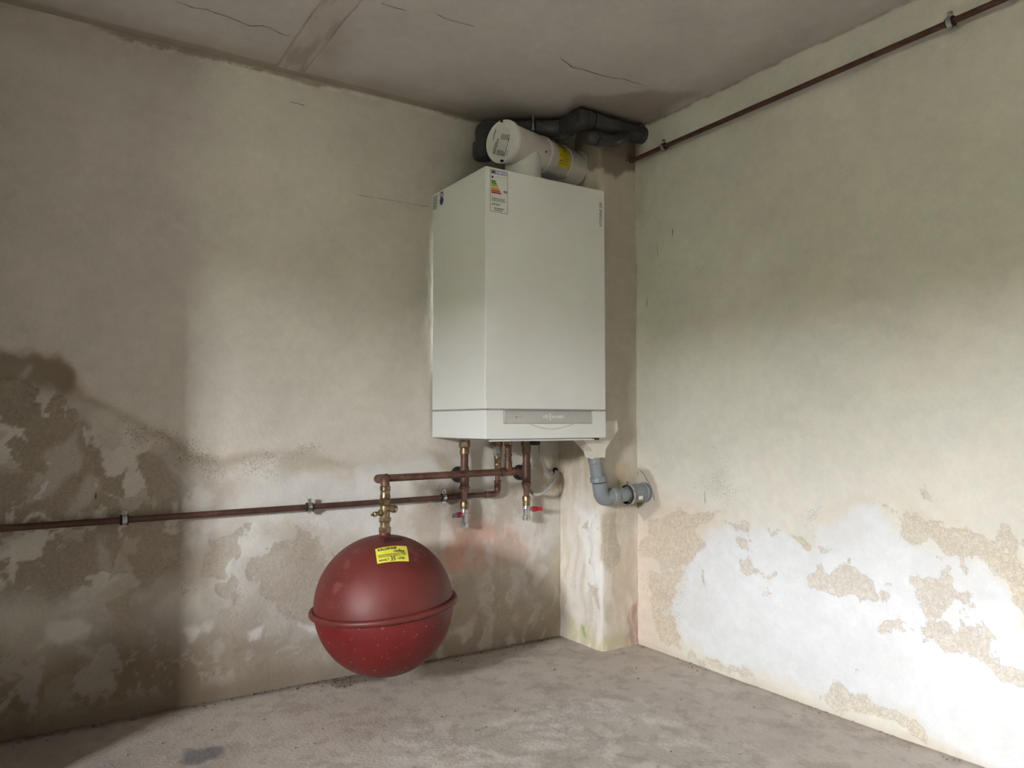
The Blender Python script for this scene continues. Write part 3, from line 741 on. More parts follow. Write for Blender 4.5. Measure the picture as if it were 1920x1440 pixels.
R(MB().add([(W_ * .74, H_ * .513), (W_ * .80, H_ * .486), (W_ * .95, H_ * .486), (W_ * .95, H_ * .540), (W_ * .80, H_ * .540)], [(0, 1, 2, 3, 4)]), M_BLACK, 'rating_arrow')
R(shift(text_mb('A', .0085, .0003), W_ * .86, H_ * .513), M_PRINTW, 'rating_letter', pm2)
R(textlines(W_ * .10, W_ * .90, H_ * .25, H_ * .345, 4, .45, 3, .004), M_BLACK, 'fine_print')
R(textlines(W_ * .10, W_ * .62, H_ * .155, H_ * .215, 2, .5, 4, .006), M_BLACK, 'fine_print')
R(textlines(W_ * .22, W_ * .86, H_ * .03, H_ * .115, 2, .45, 5, .006), M_BLACK, 'fine_print')
# small label on the left side
q0, q1, q2 = at_x(811, 363, BX0), at_x(833, 357, BX0), at_x(811, 398, BX0)
ya, yb = q0.y, q1.y
z1 = BZ1 - .006; Wd = ya - yb; Hd = z1 - q2.z
lab2 = obj('side_label', MB().box((BX0 - .0005, yb, q2.z), (BX0 + .001, ya, z1)), M_PAPER, boiler, smooth=False)
pms = plane_map((BX0, ya, q2.z), (0, -1, 0), (0, 0, 1), .0009, (-1, 0, 0))
obj('fine_print', mapped(textlines(Wd * .06, Wd * .46, Hd * .08, Hd * .93, 9, .5, 7, .008), pms), M_BLACK, lab2, smooth=False)
obj('blue_disc', mapped(disc2(Wd * .80, Hd * .40, .0135), pms), M_BLUE, lab2, smooth=False)
obj('round_mark', mapped(disc2(Wd * .80, Hd * .78, .0115, 24, .0075), pms), M_BLACK, lab2, smooth=False)
obj('round_mark_stem', mapped(rects([(Wd * .80 - .0015, Hd * .78 - .006, Wd * .80 + .0015, Hd * .78 + .0115)]), pms), M_BLACK, lab2, smooth=False)

# ================================================================== FLUE
FT = Vector((1.437, 2.141, 1.746)); FE = Vector((XP, 2.243, 1.757)); fd = (FE - FT).normalized()
flue = thing('flue_pipe', 'white flue pipe with round capped tee on top of the boiler', 'flue pipe', (FT.x, FT.y, BZ1))
RC = .070
obj('tee_body', MB().lathe(FT - fd * .098, fd, [(0, RC - .004), (.19, RC - .004)], 64), M_FLUE, flue)
cap = obj('end_cap', MB().lathe(FT - fd * .112, fd, [(0, RC - .007), (.0015, RC - .004), (.001, RC - .0035), (-.001, RC - .002), (-.0005, RC + .001), (.003, RC + .002), (.010, RC + .002), (.012, RC - .002), (.016, RC - .002)], 64), M_CAP, flue)
obj('branch', MB().lathe((FT.x, FT.y, BZ1 + .0003), (0, 0, 1), [(0, .0655), (.006, .0655), (.008, .0625), (FT.z - BZ1 - .01, .0625)], 56), M_CAP, flue)
obj('branch_collar', MB().lathe((FT.x, FT.y, BZ1 + .0003), (0, 0, 1), [(0, .070), (.012, .070), (.016, .066)], 56), M_CAP, flue)
obj('socket_ring', MB().lathe(FT + fd * .078, fd, [(0, RC - .003), (.003, RC - .0005), (.014, RC - .0005), (.016, RC - .006)], 64), M_FLUE, flue)
pipe_l = (FE - FT).length
obj('pipe', MB().lathe(FT + fd * .09, fd, [(0, .0635), (pipe_l - .06, .0635)], 64), M_FLUE, flue)
obj('joint_ring', MB().lathe(FT + fd * .205, fd, [(0, .0635), (.001, .0660), (.004, .0675), (.007, .0660), (.009, .064)], 64), M_FLUE, flue)
obj('rosette', MB().lathe(FE - fd * .022, fd, [(0, .064), (.002, .071), (.020, .073), (.030, .073)], 64), mat('flue_mortar', (.34, .30, .25), .9), flue)
for dz in (1, -1):
    q = FT - fd * .1145 + Vector((0, 0, dz * (RC - .003)))
    obj('cap_clip', MB().box(q - Vector((.004, .004, .003)), q + Vector((.004, .004, .003))), M_BLACK, cap)
# screw on the tee
side = fd.cross(Vector((0, 0, 1))).normalized()
obj('screw', MB().lathe(FT + fd * .045 + side * .0655 - Vector((0, 0, .012)), side, [(0, .0035), (.003, .0035)], 12), M_BRASSD, flue)
# print on the cap
upc = Vector((0, 0, 1)) - fd * fd.z; upc.normalize(); rgt = fd.cross(upc).normalized()
a_ = math.radians(-22)
ru, rv = rgt * math.cos(a_) - upc * math.sin(a_) * -1, upc * math.cos(a_) - rgt * math.sin(a_)
ru = rgt * math.cos(a_) + upc * math.sin(a_)
pmc = plane_map(FT - fd * .112, ru, rv, .0006, -fd)
def vlines(x0, x1, y0, y1, n, seed):
    mb = textlines(y0, y1, x0, x1, n, .55, seed, .005); mb.v = [(v[1], v[0]) for v in mb.v]; return mb
cp = MB()
for a in (vlines(-.030, -.016, -.046, .008, 3, 1), vlines(-.012, .024, -.046, -.026, 9, 2), vlines(-.012, .026, .006, .028, 8, 3), vlines(.024, .028, -.046, .028, 1, 5), vlines(.033, .036, -.042, -.018, 1, 6)): cp.add(a.v, a.f)
obj('printed_text', mapped(cp, pmc), M_BLACK, cap, smooth=False)
tb_ = obj('printed_table', mapped(rects([(x, -.024, x + .0005, .005) for x in np.arange(-.012, .026, .005)] + [(x, .028, x + .0005, .046) for x in np.arange(-.010, .022, .005)]), pmc), mat('print_grey', (.28, .28, .27), .6), cap, smooth=False)
obj('printed_name', mapped(shift(text_mb('VIESSMANN', .0068, .0003), -.043, .016, math.radians(-90)), pmc), M_BLACK, cap, smooth=False)
tb_['kind'] = 'stuff'
# yellow notice wrapped round the pipe
def cyl_map(s0, r):
    def fn(x, y):        # x along the pipe, y up round the surface facing the room
        a = y / r
        return FT + fd * (s0 + x) + (side * math.cos(a) + Vector((0, 0, 1)) * math.sin(a)) * r
    return fn
yl = MB()
for i in range(14):
    y0_, y1_ = -.040 + .088 * i / 14, -.040 + .088 * (i + 1) / 14; yl.add([(0, y0_), (.068, y0_), (.068, y1_), (0, y1_)], [(0, 1, 2, 3)])
notice = obj('yellow_notice', mapped(yl, cyl_map(.128, .0640)), M_YELLOW, flue)
nt_ = textlines(.022, .058, -.022, .030, 9, .35, 9, .006)
mb = MB(); mb.add(nt_.v, nt_.f); q = rects([(.002, -.027, .060, -.0255), (.004, .034, .050, .040)]); mb.add(q.v, q.f)
obj('printed_text', mapped(mb, cyl_map(.128, .0644)), mat('print_brown', (.16, .10, .01), .6), notice, smooth=False)
fr = rects([(.006, -.020, .0085, .026), (.0145, -.020, .017, .026), (.006, -.020, .017, -.017), (.006, .000, .017, .002)])
obj('printed_symbol', mapped(fr, cyl_map(.128, .0644)), M_BLACK, notice, smooth=False)

# ================================================================== COPPER PIPEWORK
def collar(mb, c, ax, r, w=.004, h=.0028):
    ax = Vector(ax).normalized()
    mb.lathe(Vector(c) - ax * w, ax, [(0, r), (.0012, r + h * .8), (w, r + h), (2 * w - .0012, r + h * .8), (2 * w, r)], 24, cap=False); return mb
Y1 = 2.305; YG = 2.329                                                 # risers, gas pipe: close to the wall
def vz(px, py, Y): return at_y(px, py, Y)

# --- two heating risers with a branch into the wall and a drain valve
def riser(px, top, segs, py_b, label, valve_py, hdir):
    x = at_y(px, 860, Y1).x
    z = lambda py: at_y(px, py, Y1).z
    t = thing('riser_pipe', label, 'pipe', (x, Y1, z(valve_py + 20)), 'heating risers under the boiler')
    r = .0135
    zb = z(segs[-1])
    obj('pipe', MB().sweep([(x, Y1, z(top)), (x, Y1, z(segs[2]))], r, 24), M_COPPER, t)
    obj('union_nut', MB().lathe((x, Y1, z(top)), (0, 0, -1), [(0, .0195), (z(top) - z(segs[0]) - .004, .0195), (z(top) - z(segs[0]), .0165)], 6), M_BRASSD, t, angle=20)
    obj('brass_socket', MB().lathe((x, Y1, z(segs[0])), (0, 0, -1), [(0, .0155), (.012, .0165), (.020, .0165), (z(segs[0]) - z(segs[1]), .0145)], 24), M_BRASS, t)
    for py in segs[1:3]: obj('solder_collar', collar(MB(), (x, Y1, z(py)), (0, 0, 1), r), M_COPPER, t)
    zt_ = z(py_b)
    obj('tee', MB().lathe((x, Y1, z(segs[2])), (0, 0, -1), [(0, .0158), (z(segs[2]) - z(segs[3]), .0158)], 24), M_COPPERP, t)
    obj('wall_branch', MB().sweep([(x, Y1, zt_), (x, YB + .01, zt_)], .0155, 24), M_COPPERP, t)
    obj('wall_sleeve', MB().lathe((x, YB + .006, zt_), (0, -1, 0), [(0, .028), (.013, .028), (.015, .024), (.0152, .016)], 28), M_RUBBER, t)
    obj('solder_collar', collar(MB(), (x, Y1, z(segs[3])), (0, 0, 1), .0158), M_COPPER, t)
    obj('reducer', MB().lathe((x, Y1, z(segs[3])), (0, 0, -1), [(0, .0155), (.010, .0155), (.026, .0105), (z(segs[3]) - z(segs[4]), .0098)], 24), M_COPPER, t)
    zz = z(segs[4]); L = zz - zb
    obj('brass_adapter', MB().lathe((x, Y1, zz), (0, 0, -1), [(0, .0135), (.004, .0150), (.018, .0150), (.020, .0135), (L, .0135)], 12), M_BRASS, t, angle=20)
    # drain valve
    zz = zb; zv = z(valve_py)
    vb = obj('drain_valve', MB().lathe((x, Y1, zz), (0, 0, -1), [(0, .0135), (.006, .0150), (.012, .0150), (.014, .0125), (.036, .0125), (.040, .0115), (zz - zv + .012, .0115), (zz - zv + .013, .0150), (zz - zv + .029, .0150), (zz - zv + .030, .0125)], 20), M_STEEL, t)
    h = Vector((hdir * .93, -.36, 0)).normalized(); hp = Vector((x, Y1, zz - (zz - zv) * .55))
    obj('valve_stem', MB().lathe(hp, h, [(0, .0075), (.020, .0075)], 16), M_STEEL, vb)
    obj('red_knob', MB().lathe(hp + h * .020, h, [(0, .008), (.002, .0095), (.014, .0095), (.017, .0085)], 14), M_REDP, vb)
    c = hp + h * .036
    up = Vector((0, 0, 1)); sd = h.cross(up)
    V = []
    for s_, w_ in ((0, .0075), (.024, .0065)):
        for a, b in ((-1, -1), (1, -1), (1, 1), (-1, 1)): V.append(c + h * s_ + sd * (a * .003) + up * (b * w_))
    obj('lever', MB().add(V, [(0, 1, 2, 3), (7, 6, 5, 4), (0, 4, 5, 1), (1, 5, 6, 2), (2, 6, 7, 3), (3, 7, 4, 0)]), M_GREYTIP if hdir < 0 else M_REDP, vb, angle=20)
    obj('retainer_clip', MB().sweep(fillet([hp + Vector((-hdir * .013, -.004, .008)), hp + Vector((-hdir * .022, -.006, 0)), hp + Vector((-hdir * .013, -.004, -.014))], .008), .0012, 8), M_STEEL, vb)
    return t
riser(871, 824, (840, 850, 878, 914, 940, 954), 891, 'left copper riser under the boiler with red drain knob and grey lever', 972, -1)
riser(987, 824, (838, 845, 870, 906, 930, 948), 887, 'right copper riser under the boiler with an all red drain lever', 960, 1)

# --- gas pipe: long low pipe along the back wall, elbow up to the yellow gas cock
g0, g1 = at_y(-60, 995.5, YG), at_y(922, 926.5, YG); g0 = g0 + (g0 - g1) * ((g0.x + .13) / (g1.x - g0.x)); xg = at_y(933, 880, YG).x
gas = thing('gas_pipe', 'long thin copper pipe along the back wall rising to a yellow-handled gas cock', 'pipe', (xg, YG, g1.z))
zt = BZ0 - .004
zb_ = at_y(931, 862, YG).z
c0 = Vector((xg, YG, g1.z))
g1 = Vector((xg - .036, YG, g1.z))
obj('long_pipe', MB().sweep([g0, g1], .0090, 20), M_COPPERP, gas)
obj('elbow', MB().sweep(fillet([g1 - Vector((.012, 0, 0)), c0, c0 + Vector((0, 0, .045))], .028, 12), .0115, 20), M_COPPER, gas)
obj('solder_collar', collar(MB(), g1 - Vector((.012, 0, 0)), (1, 0, 0), .0100), M_BRASS, gas)
obj('solder_collar', collar(MB(), c0 + Vector((0, 0, .045)), (0, 0, 1), .0105), M_COPPER, gas)
obj('upright', MB().sweep([c0 + Vector((0, 0, .040)), (xg, YG, zb_)], .0090, 20), M_COPPER, gas)
obj('solder_collar', collar(MB(), (xg, YG, at_y(931, 871, YG).z), (0, 0, 1), .0105), M_BRASS, gas)
obj('brass_socket', MB().lathe((xg, YG, at_y(931, 880, YG).z), (0, 0, 1), [(0, .0098), (.002, .0112), (.03, .0112), (.032, .0125), (.046, .0135), (.050, .0125)], 20), M_BRASS, gas)
zc1 = at_y(931, 856, YG).z
cock = obj('gas_cock', MB().lathe((xg, YG, zc1), (0, 0, 1), [(0, .0150), (.002, .0160), (.028, .0160), (.030, .0150), (.033, .0175), (zt - zc1 - .028, .0175)], 8), M_STEEL, gas, angle=20)
obj('union_nut', MB().lathe((xg, YG, zt - .032), (0, 0, 1), [(0, .0185), (.032, .0185)], 6), M_BRASSD, gas, angle=20)
hx = xg + .022
obj('yellow_lever', MB().box((hx, YG - .030, zt - .052), (hx + .013, YG - .022, zt + .002), .002).box((hx - .012, YG - .032, zt - .016), (hx + .006, YG - .012, zt - .003), .002), mat('lever_yellow', (.70, .42, .02), .4), cock)
obj('lever_screw', MB().lathe((hx + .009, YG - .029, zt - .012), (0, -1, 0), [(0, .004), (.003, .004)], 10), M_BLACK, cock)

# --- expansion line: down from the boiler, along in front of the risers, elbow down to the tank
YE = 2.150; TK = Vector((at_y(721.5, 1003, 2.085).x, 2.085, 0))
e0 = at_y(953, 824, YE); xe = e0.x; ze = at_y(953, 884.5, YE).z
x_end = at_y(971, 884, YE).x; x_l = at_y(706, 897.5, YE).x; ze_l = at_y(706, 897.5, YE).z
x_l = TK.x
zn = at_y(719, 912, TK.y).z
zn = min(zn, ze_l - .03)
line = thing('expansion_pipe', 'copper pipe crossing in front of the risers down to the red tank', 'pipe', (xe, YE, ze))
obj('upright', MB().sweep([(xe, YE, BZ0 - .008), (xe, YE, ze + .02)], .0112, 22), M_COPPERP, line)
obj('union_nut', MB().lathe((xe, YE, BZ0 - .008), (0, 0, -1), [(0, .014), (.014, .014), (.018, .012)], 20), M_BRASSD, line)
for dz, rr in ((.024, .0112), (.058, .0112)): obj('solder_collar', collar(MB(), (xe, YE, BZ0 - dz), (0, 0, 1), rr), M_COPPERP, line)
obj('tee', MB().sweep([(xe, YE, ze + .036), (xe, YE, ze)], .0135, 22).sweep([(xe - .024, YE, ze), (xe + .022, YE, ze)], .0135, 22), M_COPPER, line)
obj('tee_end', MB().sweep(fillet([(xe + .018, YE, ze), (xe + .042, YE, ze), (xe + .042, YE + .05, ze)], .02), .0115, 22), M_COPPERP, line)
obj('solder_collar', collar(MB(), (xe - .024, YE, ze), (1, 0, 0), .0125), M_COPPER, line)
obj('crossing_pipe', MB().sweep([(xe - .02, YE, ze), (x_l + .03, YE, ze_l)], .0112, 22), M_COPPER, line)
obj('solder_collar', collar(MB(), (x_l + .032, YE, ze_l), (1, 0, 0), .0118), M_COPPER, line)
obj('double_elbow', MB().sweep(fillet([(x_l + .035, YE, ze_l), (x_l, YE, ze_l), (x_l, TK.y, ze_l), (x_l, TK.y, zn)], .030, 12), .0130, 22), M_COPPER, line)
obj('solder_collar', collar(MB(), (x_l, TK.y, zn + .002), (0, 0, 1), .0128), M_BRASS, line)

# ================================================================== EXPANSION TANK
TR = .2005
ztop = at_y(719, 1003, TK.y).z
TC = Vector((TK.x, TK.y, ztop - TR))
tank = thing('expansion_tank', 'dark red round steel expansion tank hanging low against the back wall', 'tank', (TC.x, TC.y, TC.z - TR))
tilt = Matrix.Rotation(math.radians(-4.6), 3, Vector((math.sin(TH - .17), math.cos(TH - .17), 0)))
tax = tilt @ Vector((0, 0, 1))
def hemi(s, n=28, r=TR):
    return [(s * r * math.cos(a), max(1e-4, r * math.sin(a))) for a in np.linspace(math.pi / 2, 0.02, n)]
obj('upper_shell', MB().lathe(TC, tax, hemi(1), 72), M_TANK, tank)
lower = obj('lower_shell', MB().lathe(TC, tax, [(t, r) for t, r in hemi(-1, r=TR * .998)], 72), M_TANKL, tank)
ring = [(.0095 * math.sin(a) * .95, TR + .0055 + .0085 * math.cos(a)) for a in np.linspace(-math.pi, math.pi, 17)]
obj('seam_flange', MB().lathe(TC, tax, ring, 96, cap=False), M_TANK, tank)
obj('seam_groove', MB().lathe(TC - tax * .0118, tax, [(0, TR - .004), (.0015, TR + .004), (.004, TR + .004)], 96, cap=False), mat('groove_dark', (.05, .012, .012), .8), tank)
obj('neck', MB().lathe(TC + Vector((0, 0, TR - .012)), (0, 0, 1), [(0, .030), (.008, .021), (.014, .0165), (.020, .0160)], 28), M_TANK, tank)
zt_ = lambda py: at_y(719, py, TK.y).z
X, Y = TK.x, TK.y
def hexn(a, b, r, name, m=M_BRASSD):
    z0, z1 = zt_(a), zt_(b); h = z1 - z0
    return obj(name, MB().lathe((X, Y, z0), (0, 0, 1), [(0, r - .002), (.002, r), (h - .002, r), (h, r - .002)], 6, rot=.4), m, tank, angle=20)
obj('stub', MB().lathe((X, Y, zt_(1004)), (0, 0, 1), [(0, .0145), (zt_(912) - zt_(1004), .0125)], 22), M_BRASSD, tank)
hexn(999, 988, .0180, 'lower_nut'); hexn(979, 970, .0180, 'hex_nut'); hexn(948, 934, .0170, 'upper_nut', M_BRASS)
obj('brass_socket', MB().lathe((X, Y, zt_(934)), (0, 0, 1), [(0, .0150), (.008, .0150), (.012, .0135), (.026, .0140), (.028, .0155), (.034, .0155), (.036, .013)], 22), M_BRASS, tank)
vb = obj('valve_body', MB().lathe((X, Y, zt_(970)), (0, 0, 1), [(0, .0135), (.01, .0145), (.028, .0145), (zt_(948) - zt_(970), .0135)], 22), M_BRASSD, tank)
fwd = Vector((.25, -.97, 0)).normalized(); zc_ = zt_(953)
obj('service_cap', MB().lathe((X + .006, Y, zc_), fwd, [(0, .010), (.024, .010), (.026, .0115), (.036, .0115), (.037, .0085), (.033, .006), (.033, .001)], 22), M_BRASSD, vb)
lf = Vector((-.93, -.3, -.08)).normalized()
obj('bleed_stub', MB().lathe((X, Y, zt_(960)), lf, [(0, .008), (.022, .008), (.023, .0055), (.034, .0055), (.035, .0075), (.042, .0075), (.044, .004), (.052, .003), (.053, .0015)], 16), M_BRASSD, vb)
obj('bleed_nut', MB().lathe(Vector((X, Y, zt_(960))) + lf * .014, lf, [(0, .0105), (.006, .0105)], 6), M_BRASSD, vb, angle=20)
# yellow label on the upper shell
dirc = Vector((-TC.x, -TC.y, CAM_Z - TC.z))
def sph_hit(px, py, r):
    o_ = Vector((0, 0, CAM_Z)); d = ray(px, py).normalized(); oc = o_ - TC
    b_ = oc.dot(d); c_ = oc.dot(oc) - r * r; return o_ + d * (-b_ - math.sqrt(b_ * b_ - c_))
P0, P1 = sph_hit(703.5, 1030, TR), sph_hit(762, 1024.5, TR); P2, P3 = sph_hit(707.5, 1057.5, TR), sph_hit(766.5, 1053, TR)
def sph_map(r):
    def fn(u_, v_):
        p = (P0 * (1 - u_) + P1 * u_) * v_ + (P2 * (1 - u_) + P3 * u_) * (1 - v_)
        return TC + (p - TC).normalized() * r
    return fn
mb = MB(); n = 14
mb.add([(i / n, j / n) for j in range(n + 1) for i in range(n + 1)], [(j * (n + 1) + i, j * (n + 1) + i + 1, (j + 1) * (n + 1) + i + 1, (j + 1) * (n + 1) + i) for j in range(n) for i in range(n)])
lab3 = obj('yellow_label', mapped(mb, sph_map(TR + .0007)), M_LEMON, tank)
def tl(body, x, y, s, asp=.5, **k):
    t = text_mb(body, s, **k); t.v = [(a * asp, b) for a, b in t.v]; return shift(t, x, y)
pr = MB()
for t in (tl('KALDEWEI', .36, .83, .24, .50, bold=.007), tl('35', .50, .16, .34, .50, bold=.005), tl('INHALT', .22, .14, .17, .52, bold=.003), tl('LITER', .76, .17, .17, .52, bold=.003)): pr.add(t.v, t.f)
t = tl('reflex', .70, .63, .30, .50, bold=.003, shear=.45); pr.add(t.v, t.f)
for q in (textlines(.06, .82, .30, .50, 4, .45, 21, .07), textlines(.78, .95, .36, .56, 4, .45, 22, .05)): pr.add(q.v, q.f)
obj('lettering', mapped(pr, sph_map(TR + .0013)), M_BLACK, lab3, smooth=False)
P0, P1 = sph_hit(722, 1008.5, TR), sph_hit(756, 1008, TR); P2, P3 = sph_hit(720, 1019, TR), sph_hit(756, 1016, TR)
obj('stamped_marks', mapped(textlines(0, 1, 0, 1, 3, .6, 31, .09), sph_map(TR + .0008)), mat('stamp_dark', (.035, .012, .018), .6), tank, smooth=False)

# ================================================================== HOSE AND PUMP KNOB UNDER THE BOILER
YH = 2.29
hose = thing('drain_hose', 'thin grey plastic hose looping from the boiler underside into the wall', 'hose', at_y(1012, 826, YH))
hp_ = [at_y(1012, 822, YH), at_y(1013, 845, YH), at_y(1016, 862, YH + .01), at_y(1022, 876, YH + .03), at_y(1030, 886, YB - .008)]
def smooth_path(P, n=8):
    out = []
    for i in range(len(P) - 1):
        p0, p1, p2, p3 = P[max(i - 1, 0)], P[i], P[i + 1], P[min(i + 2, len(P) - 1)]
        for k in range(n):
            t_ = k / n; out.append(.5 * ((2 * p1) + (p2 - p0) * t_ + (2 * p0 - 5 * p1 + 4 * p2 - p3) * t_ ** 2 + (3 * p1 - p0 - 3 * p2 + p3) * t_ ** 3))
    return out + [P[-1]]
obj('upper_run', MB().sweep(smooth_path(hp_), .0068, 14), M_HOSE, hose)
obj('hose_fitting', MB().lathe(hp_[-1] + Vector((0, -.010, 0)), (.5, .5, -.4), [(0, .0078), (.018, .0078)], 14), M_HOSE, hose)
hq = [at_y(988, 915, 2.338), at_y(1000, 926, YH + .03), at_y(1012, 927, YH), at_y(1026, 919, YH - .005), at_y(1038, 903, YH), at_y(1044, 889, YH + .03), at_y(1042, 884, YB - .002)]
obj('lower_loop', MB().sweep(smooth_path(hq), .0064, 14), M_HOSE, hose)
q = at_y(1041, 882, YB)
obj('wall_hole', MB().lathe((q.x, YB + .006, q.z), (0, -1, 0), [(0, .011), (.010, .011), (.0105, .008)], 20), M_HOLE, hose)
kb = thing('pump_knob', 'small black round plug sticking out under the boiler near the hose', 'plug', at_y(1005, 838, 2.27))
q = at_y(1004, 832, 2.27)
obj('plug_body', MB().lathe((q.x, 2.27, BZ0 - .004), (0, 0, -1), [(0, .0165), (.010, .0165), (.012, .0180), (.024, .0165), (.027, .011)], 20), M_BLACK, kb)
obj('plug_ring', MB().lathe((q.x + .004, 2.254, BZ0 - .012), (.3, -1, 0), [(0, .007), (.006, .007)], 14), M_GREYTIP, kb)

# ================================================================== GREY DRAIN WITH WHITE FUNNEL
YD = 2.064
fn = thing('drain_funnel', 'flat white plastic drain funnel at the lower right of the boiler', 'funnel', at_y(1115, 858, YD))
pts = [at_y(1084, 826, YD), at_y(1103, 846, YD), at_y(1105, 858, YD), at_y(1127, 858, YD), at_y(1126.5, 842, YD), at_y(1147, 806, YD), at_y(1145, 789, YD), at_y(1139, 789, YD)]
zt0 = BZ0 - .009
out = [(pts[0].x, zt0), (pts[1].x, pts[1].z), (pts[2].x, pts[2].z), (pts[3].x, pts[3].z), (pts[4].x, pts[4].z), (pts[5].x, pts[5].z), (pts[6].x, pts[6].z), (BX1 + .004, pts[6].z), (BX1 + .004, zt0)]
wy = [.030, .026, .022, .022, .026, .034, .034, .034, .030]
V = [(x, YD - w, z) for (x, z), w in zip(out, wy)] + [(x, YD + w, z) for (x, z), w in zip(out, wy)]; n = len(out)
obj('hopper', MB().add(V, [tuple(range(n)), tuple(range(2 * n - 1, n - 1, -1))] + [(i, (i + 1) % n, n + (i + 1) % n, n + i) for i in range(n)]), mat('funnel_white', (.72, .68, .60), .4, var=.05), fn, angle=15)
nc = at_y(1116, 856, YD)
obj('spout', MB().lathe((nc.x, YD, nc.z + .01), (0, 0, -1), [(0, .0205), (.03, .0195)], 24), MATS['funnel_white'], fn)

dr = thing('drain_pipe', 'grey plastic drain pipe with elbow running into the right wall', 'drain pipe', at_y(1130, 940, YD))
a = at_y(1116, 859, YD); b_ = at_y(1119, 888, YD); c = at_y(1129, 899, YD); e_ = at_y(1131, 932, YD)
d_ax = (b_ - a).normalized()
obj('top_socket', MB().lathe(a, d_ax, [(0, .0225), (.001, .0255), (.016, .0262), (.018, .0235)], 32), M_GREYP, dr)
obj('upper_tube', MB().sweep([a + d_ax * .01, b_, at_y(1122, 897, YD)], .0228, 28), M_GREYP, dr)
c0_ = at_y(1121.5, 891, YD); c1_ = at_y(1123, 906, YD)
obj('middle_socket', MB().lathe(c0_, c1_ - c0_, [(0, .0230), (.006, .0285), (.009, .0305), (.022, .0305), (.024, .0275)], 32), M_GREYP, dr)
k0, k1 = at_y(1124, 905, YD), at_y(1128, 937, YD); zr = at_y(1160, 929, YD).z
xk = k1.x; xa = at_y(1150, 930, YD).x; zl = at_y(1140, 936, YD).z
obj('elbow', MB().sweep(fillet([k0, (xk, YD, zl - .001), (xa, YD, zr)], .052, 16), .0258, 28), M_GREYP, dr)
ax = Vector((1, 0, .03)).normalized()
xs = at_y(1146, 930, YD).x
obj('elbow_socket', MB().lathe((xs, YD, zr - .001), ax, [(0, .0265), (.003, .0300), (.018, .0305), (.020, .0262)], 32), M_GREYP, dr)
obj('wall_tube', MB().lathe((xs + .01, YD, zr), ax, [(0, .0250), (.10, .0250)], 32), M_GREYP, dr)
xw0 = at_y(1180, 926, YD).x
obj('wall_socket', MB().lathe((xw0, YD, zr + .003), ax, [(0, .0265), (.002, .0325), (XR - xw0 - .016, .0330), (XR - xw0 - .014, .0352), (XR - xw0 - .004, .0352), (XR - xw0 + .02, .0340)], 36), M_GREYP, dr)
obj('paper_tag', MB().box((xw0 + .018, YD - .0345, zr - .016), (xw0 + .034, YD - .030, zr - .003)), M_PAPER, dr, smooth=False)

# ================================================================== PIPE CLAMPS
M_CLAMPMESH = {}
def clamp(label, c, ax, nrm, r, gap, group, w=.0095, bolts=True):
    """band round the pipe at c, pipe axis ax, nrm points out of the wall, gap = distance to the wall"""
    ax, nrm = Vector(ax).normalized(), Vector(nrm).normalized(); up = ax.cross(nrm).normalized()
    if up.z < 0: up = -up
    t = thing('pipe_clamp', label, 'pipe clamp', c, group)
    mb = MB(); mb.lathe(c - ax * w, ax, [(0, r + .0008), (0, r + .0042), (.002, r + .0048), (2 * w - .002, r + .0048), (2 * w, r + .0042), (2 * w, r + .0008)], 28, cap=False); obj('rubber_liner', mb, M_RUBBER, t)
    w2 = w * .68
    mb = MB(); mb.lathe(c - ax * w2, ax, [(0, r + .0040), (.0008, r + .0062), (2 * w2 - .0008, r + .0062), (2 * w2, r + .0040)], 28, cap=False); obj('steel_band', mb, M_STEEL, t)
    for s in (1, -1):
        hgt = .013 if s > 0 else .006
        q = c + up * s * (r + .004 + hgt / 2) + nrm * .001; V = []
        for i in (-1, 1):
            for j in (-1, 1):
                for k in (-1, 1): V.append(q + ax * i * w2 * .9 + up * j * hgt / 2 + nrm * k * .0035)
        obj('band_ear', MB().add(V, [(0, 1, 3, 2), (4, 6, 7, 5), (0, 4, 5, 1), (2, 3, 7, 6), (0, 2, 6, 4), (1, 5, 7, 3)]), M_STEEL, t, angle=20)
    q = c + up * (r + .010) + nrm * .0045
    obj('clamp_screw', MB().lathe(q, nrm, [(0, .0040), (.0025, .0038), (.0030, .0025), (.0020, .0010)], 14), M_STEEL, t)
    L = gap - r - .003
    if L > .004: obj('wall_stud', MB().lathe(c - nrm * (r + .003), -nrm, [(0, .0065), (.006, .0065), (.0062, .0035), (L + .004, .0035)], 12), M_STEEL, t)
    return t
GRP = 'clamps on the low copper pipe'
for px, py, lb in ((233, 975, 'steel pipe clamp on the low copper pipe, leftmost in the dark'), (580, 952, 'steel pipe clamp on the low copper pipe, left above the red tank'), (832, 934, 'steel pipe clamp on the low copper pipe, beside the left riser')):
    q = at_y(px, py, YG); s = (q.x - g0.x) / (g1.x - g0.x); c = g0.lerp(g1, s)
    clamp(lb, c, g1 - g0, (0, -1, 0), .0092, YB - YG, GRP)
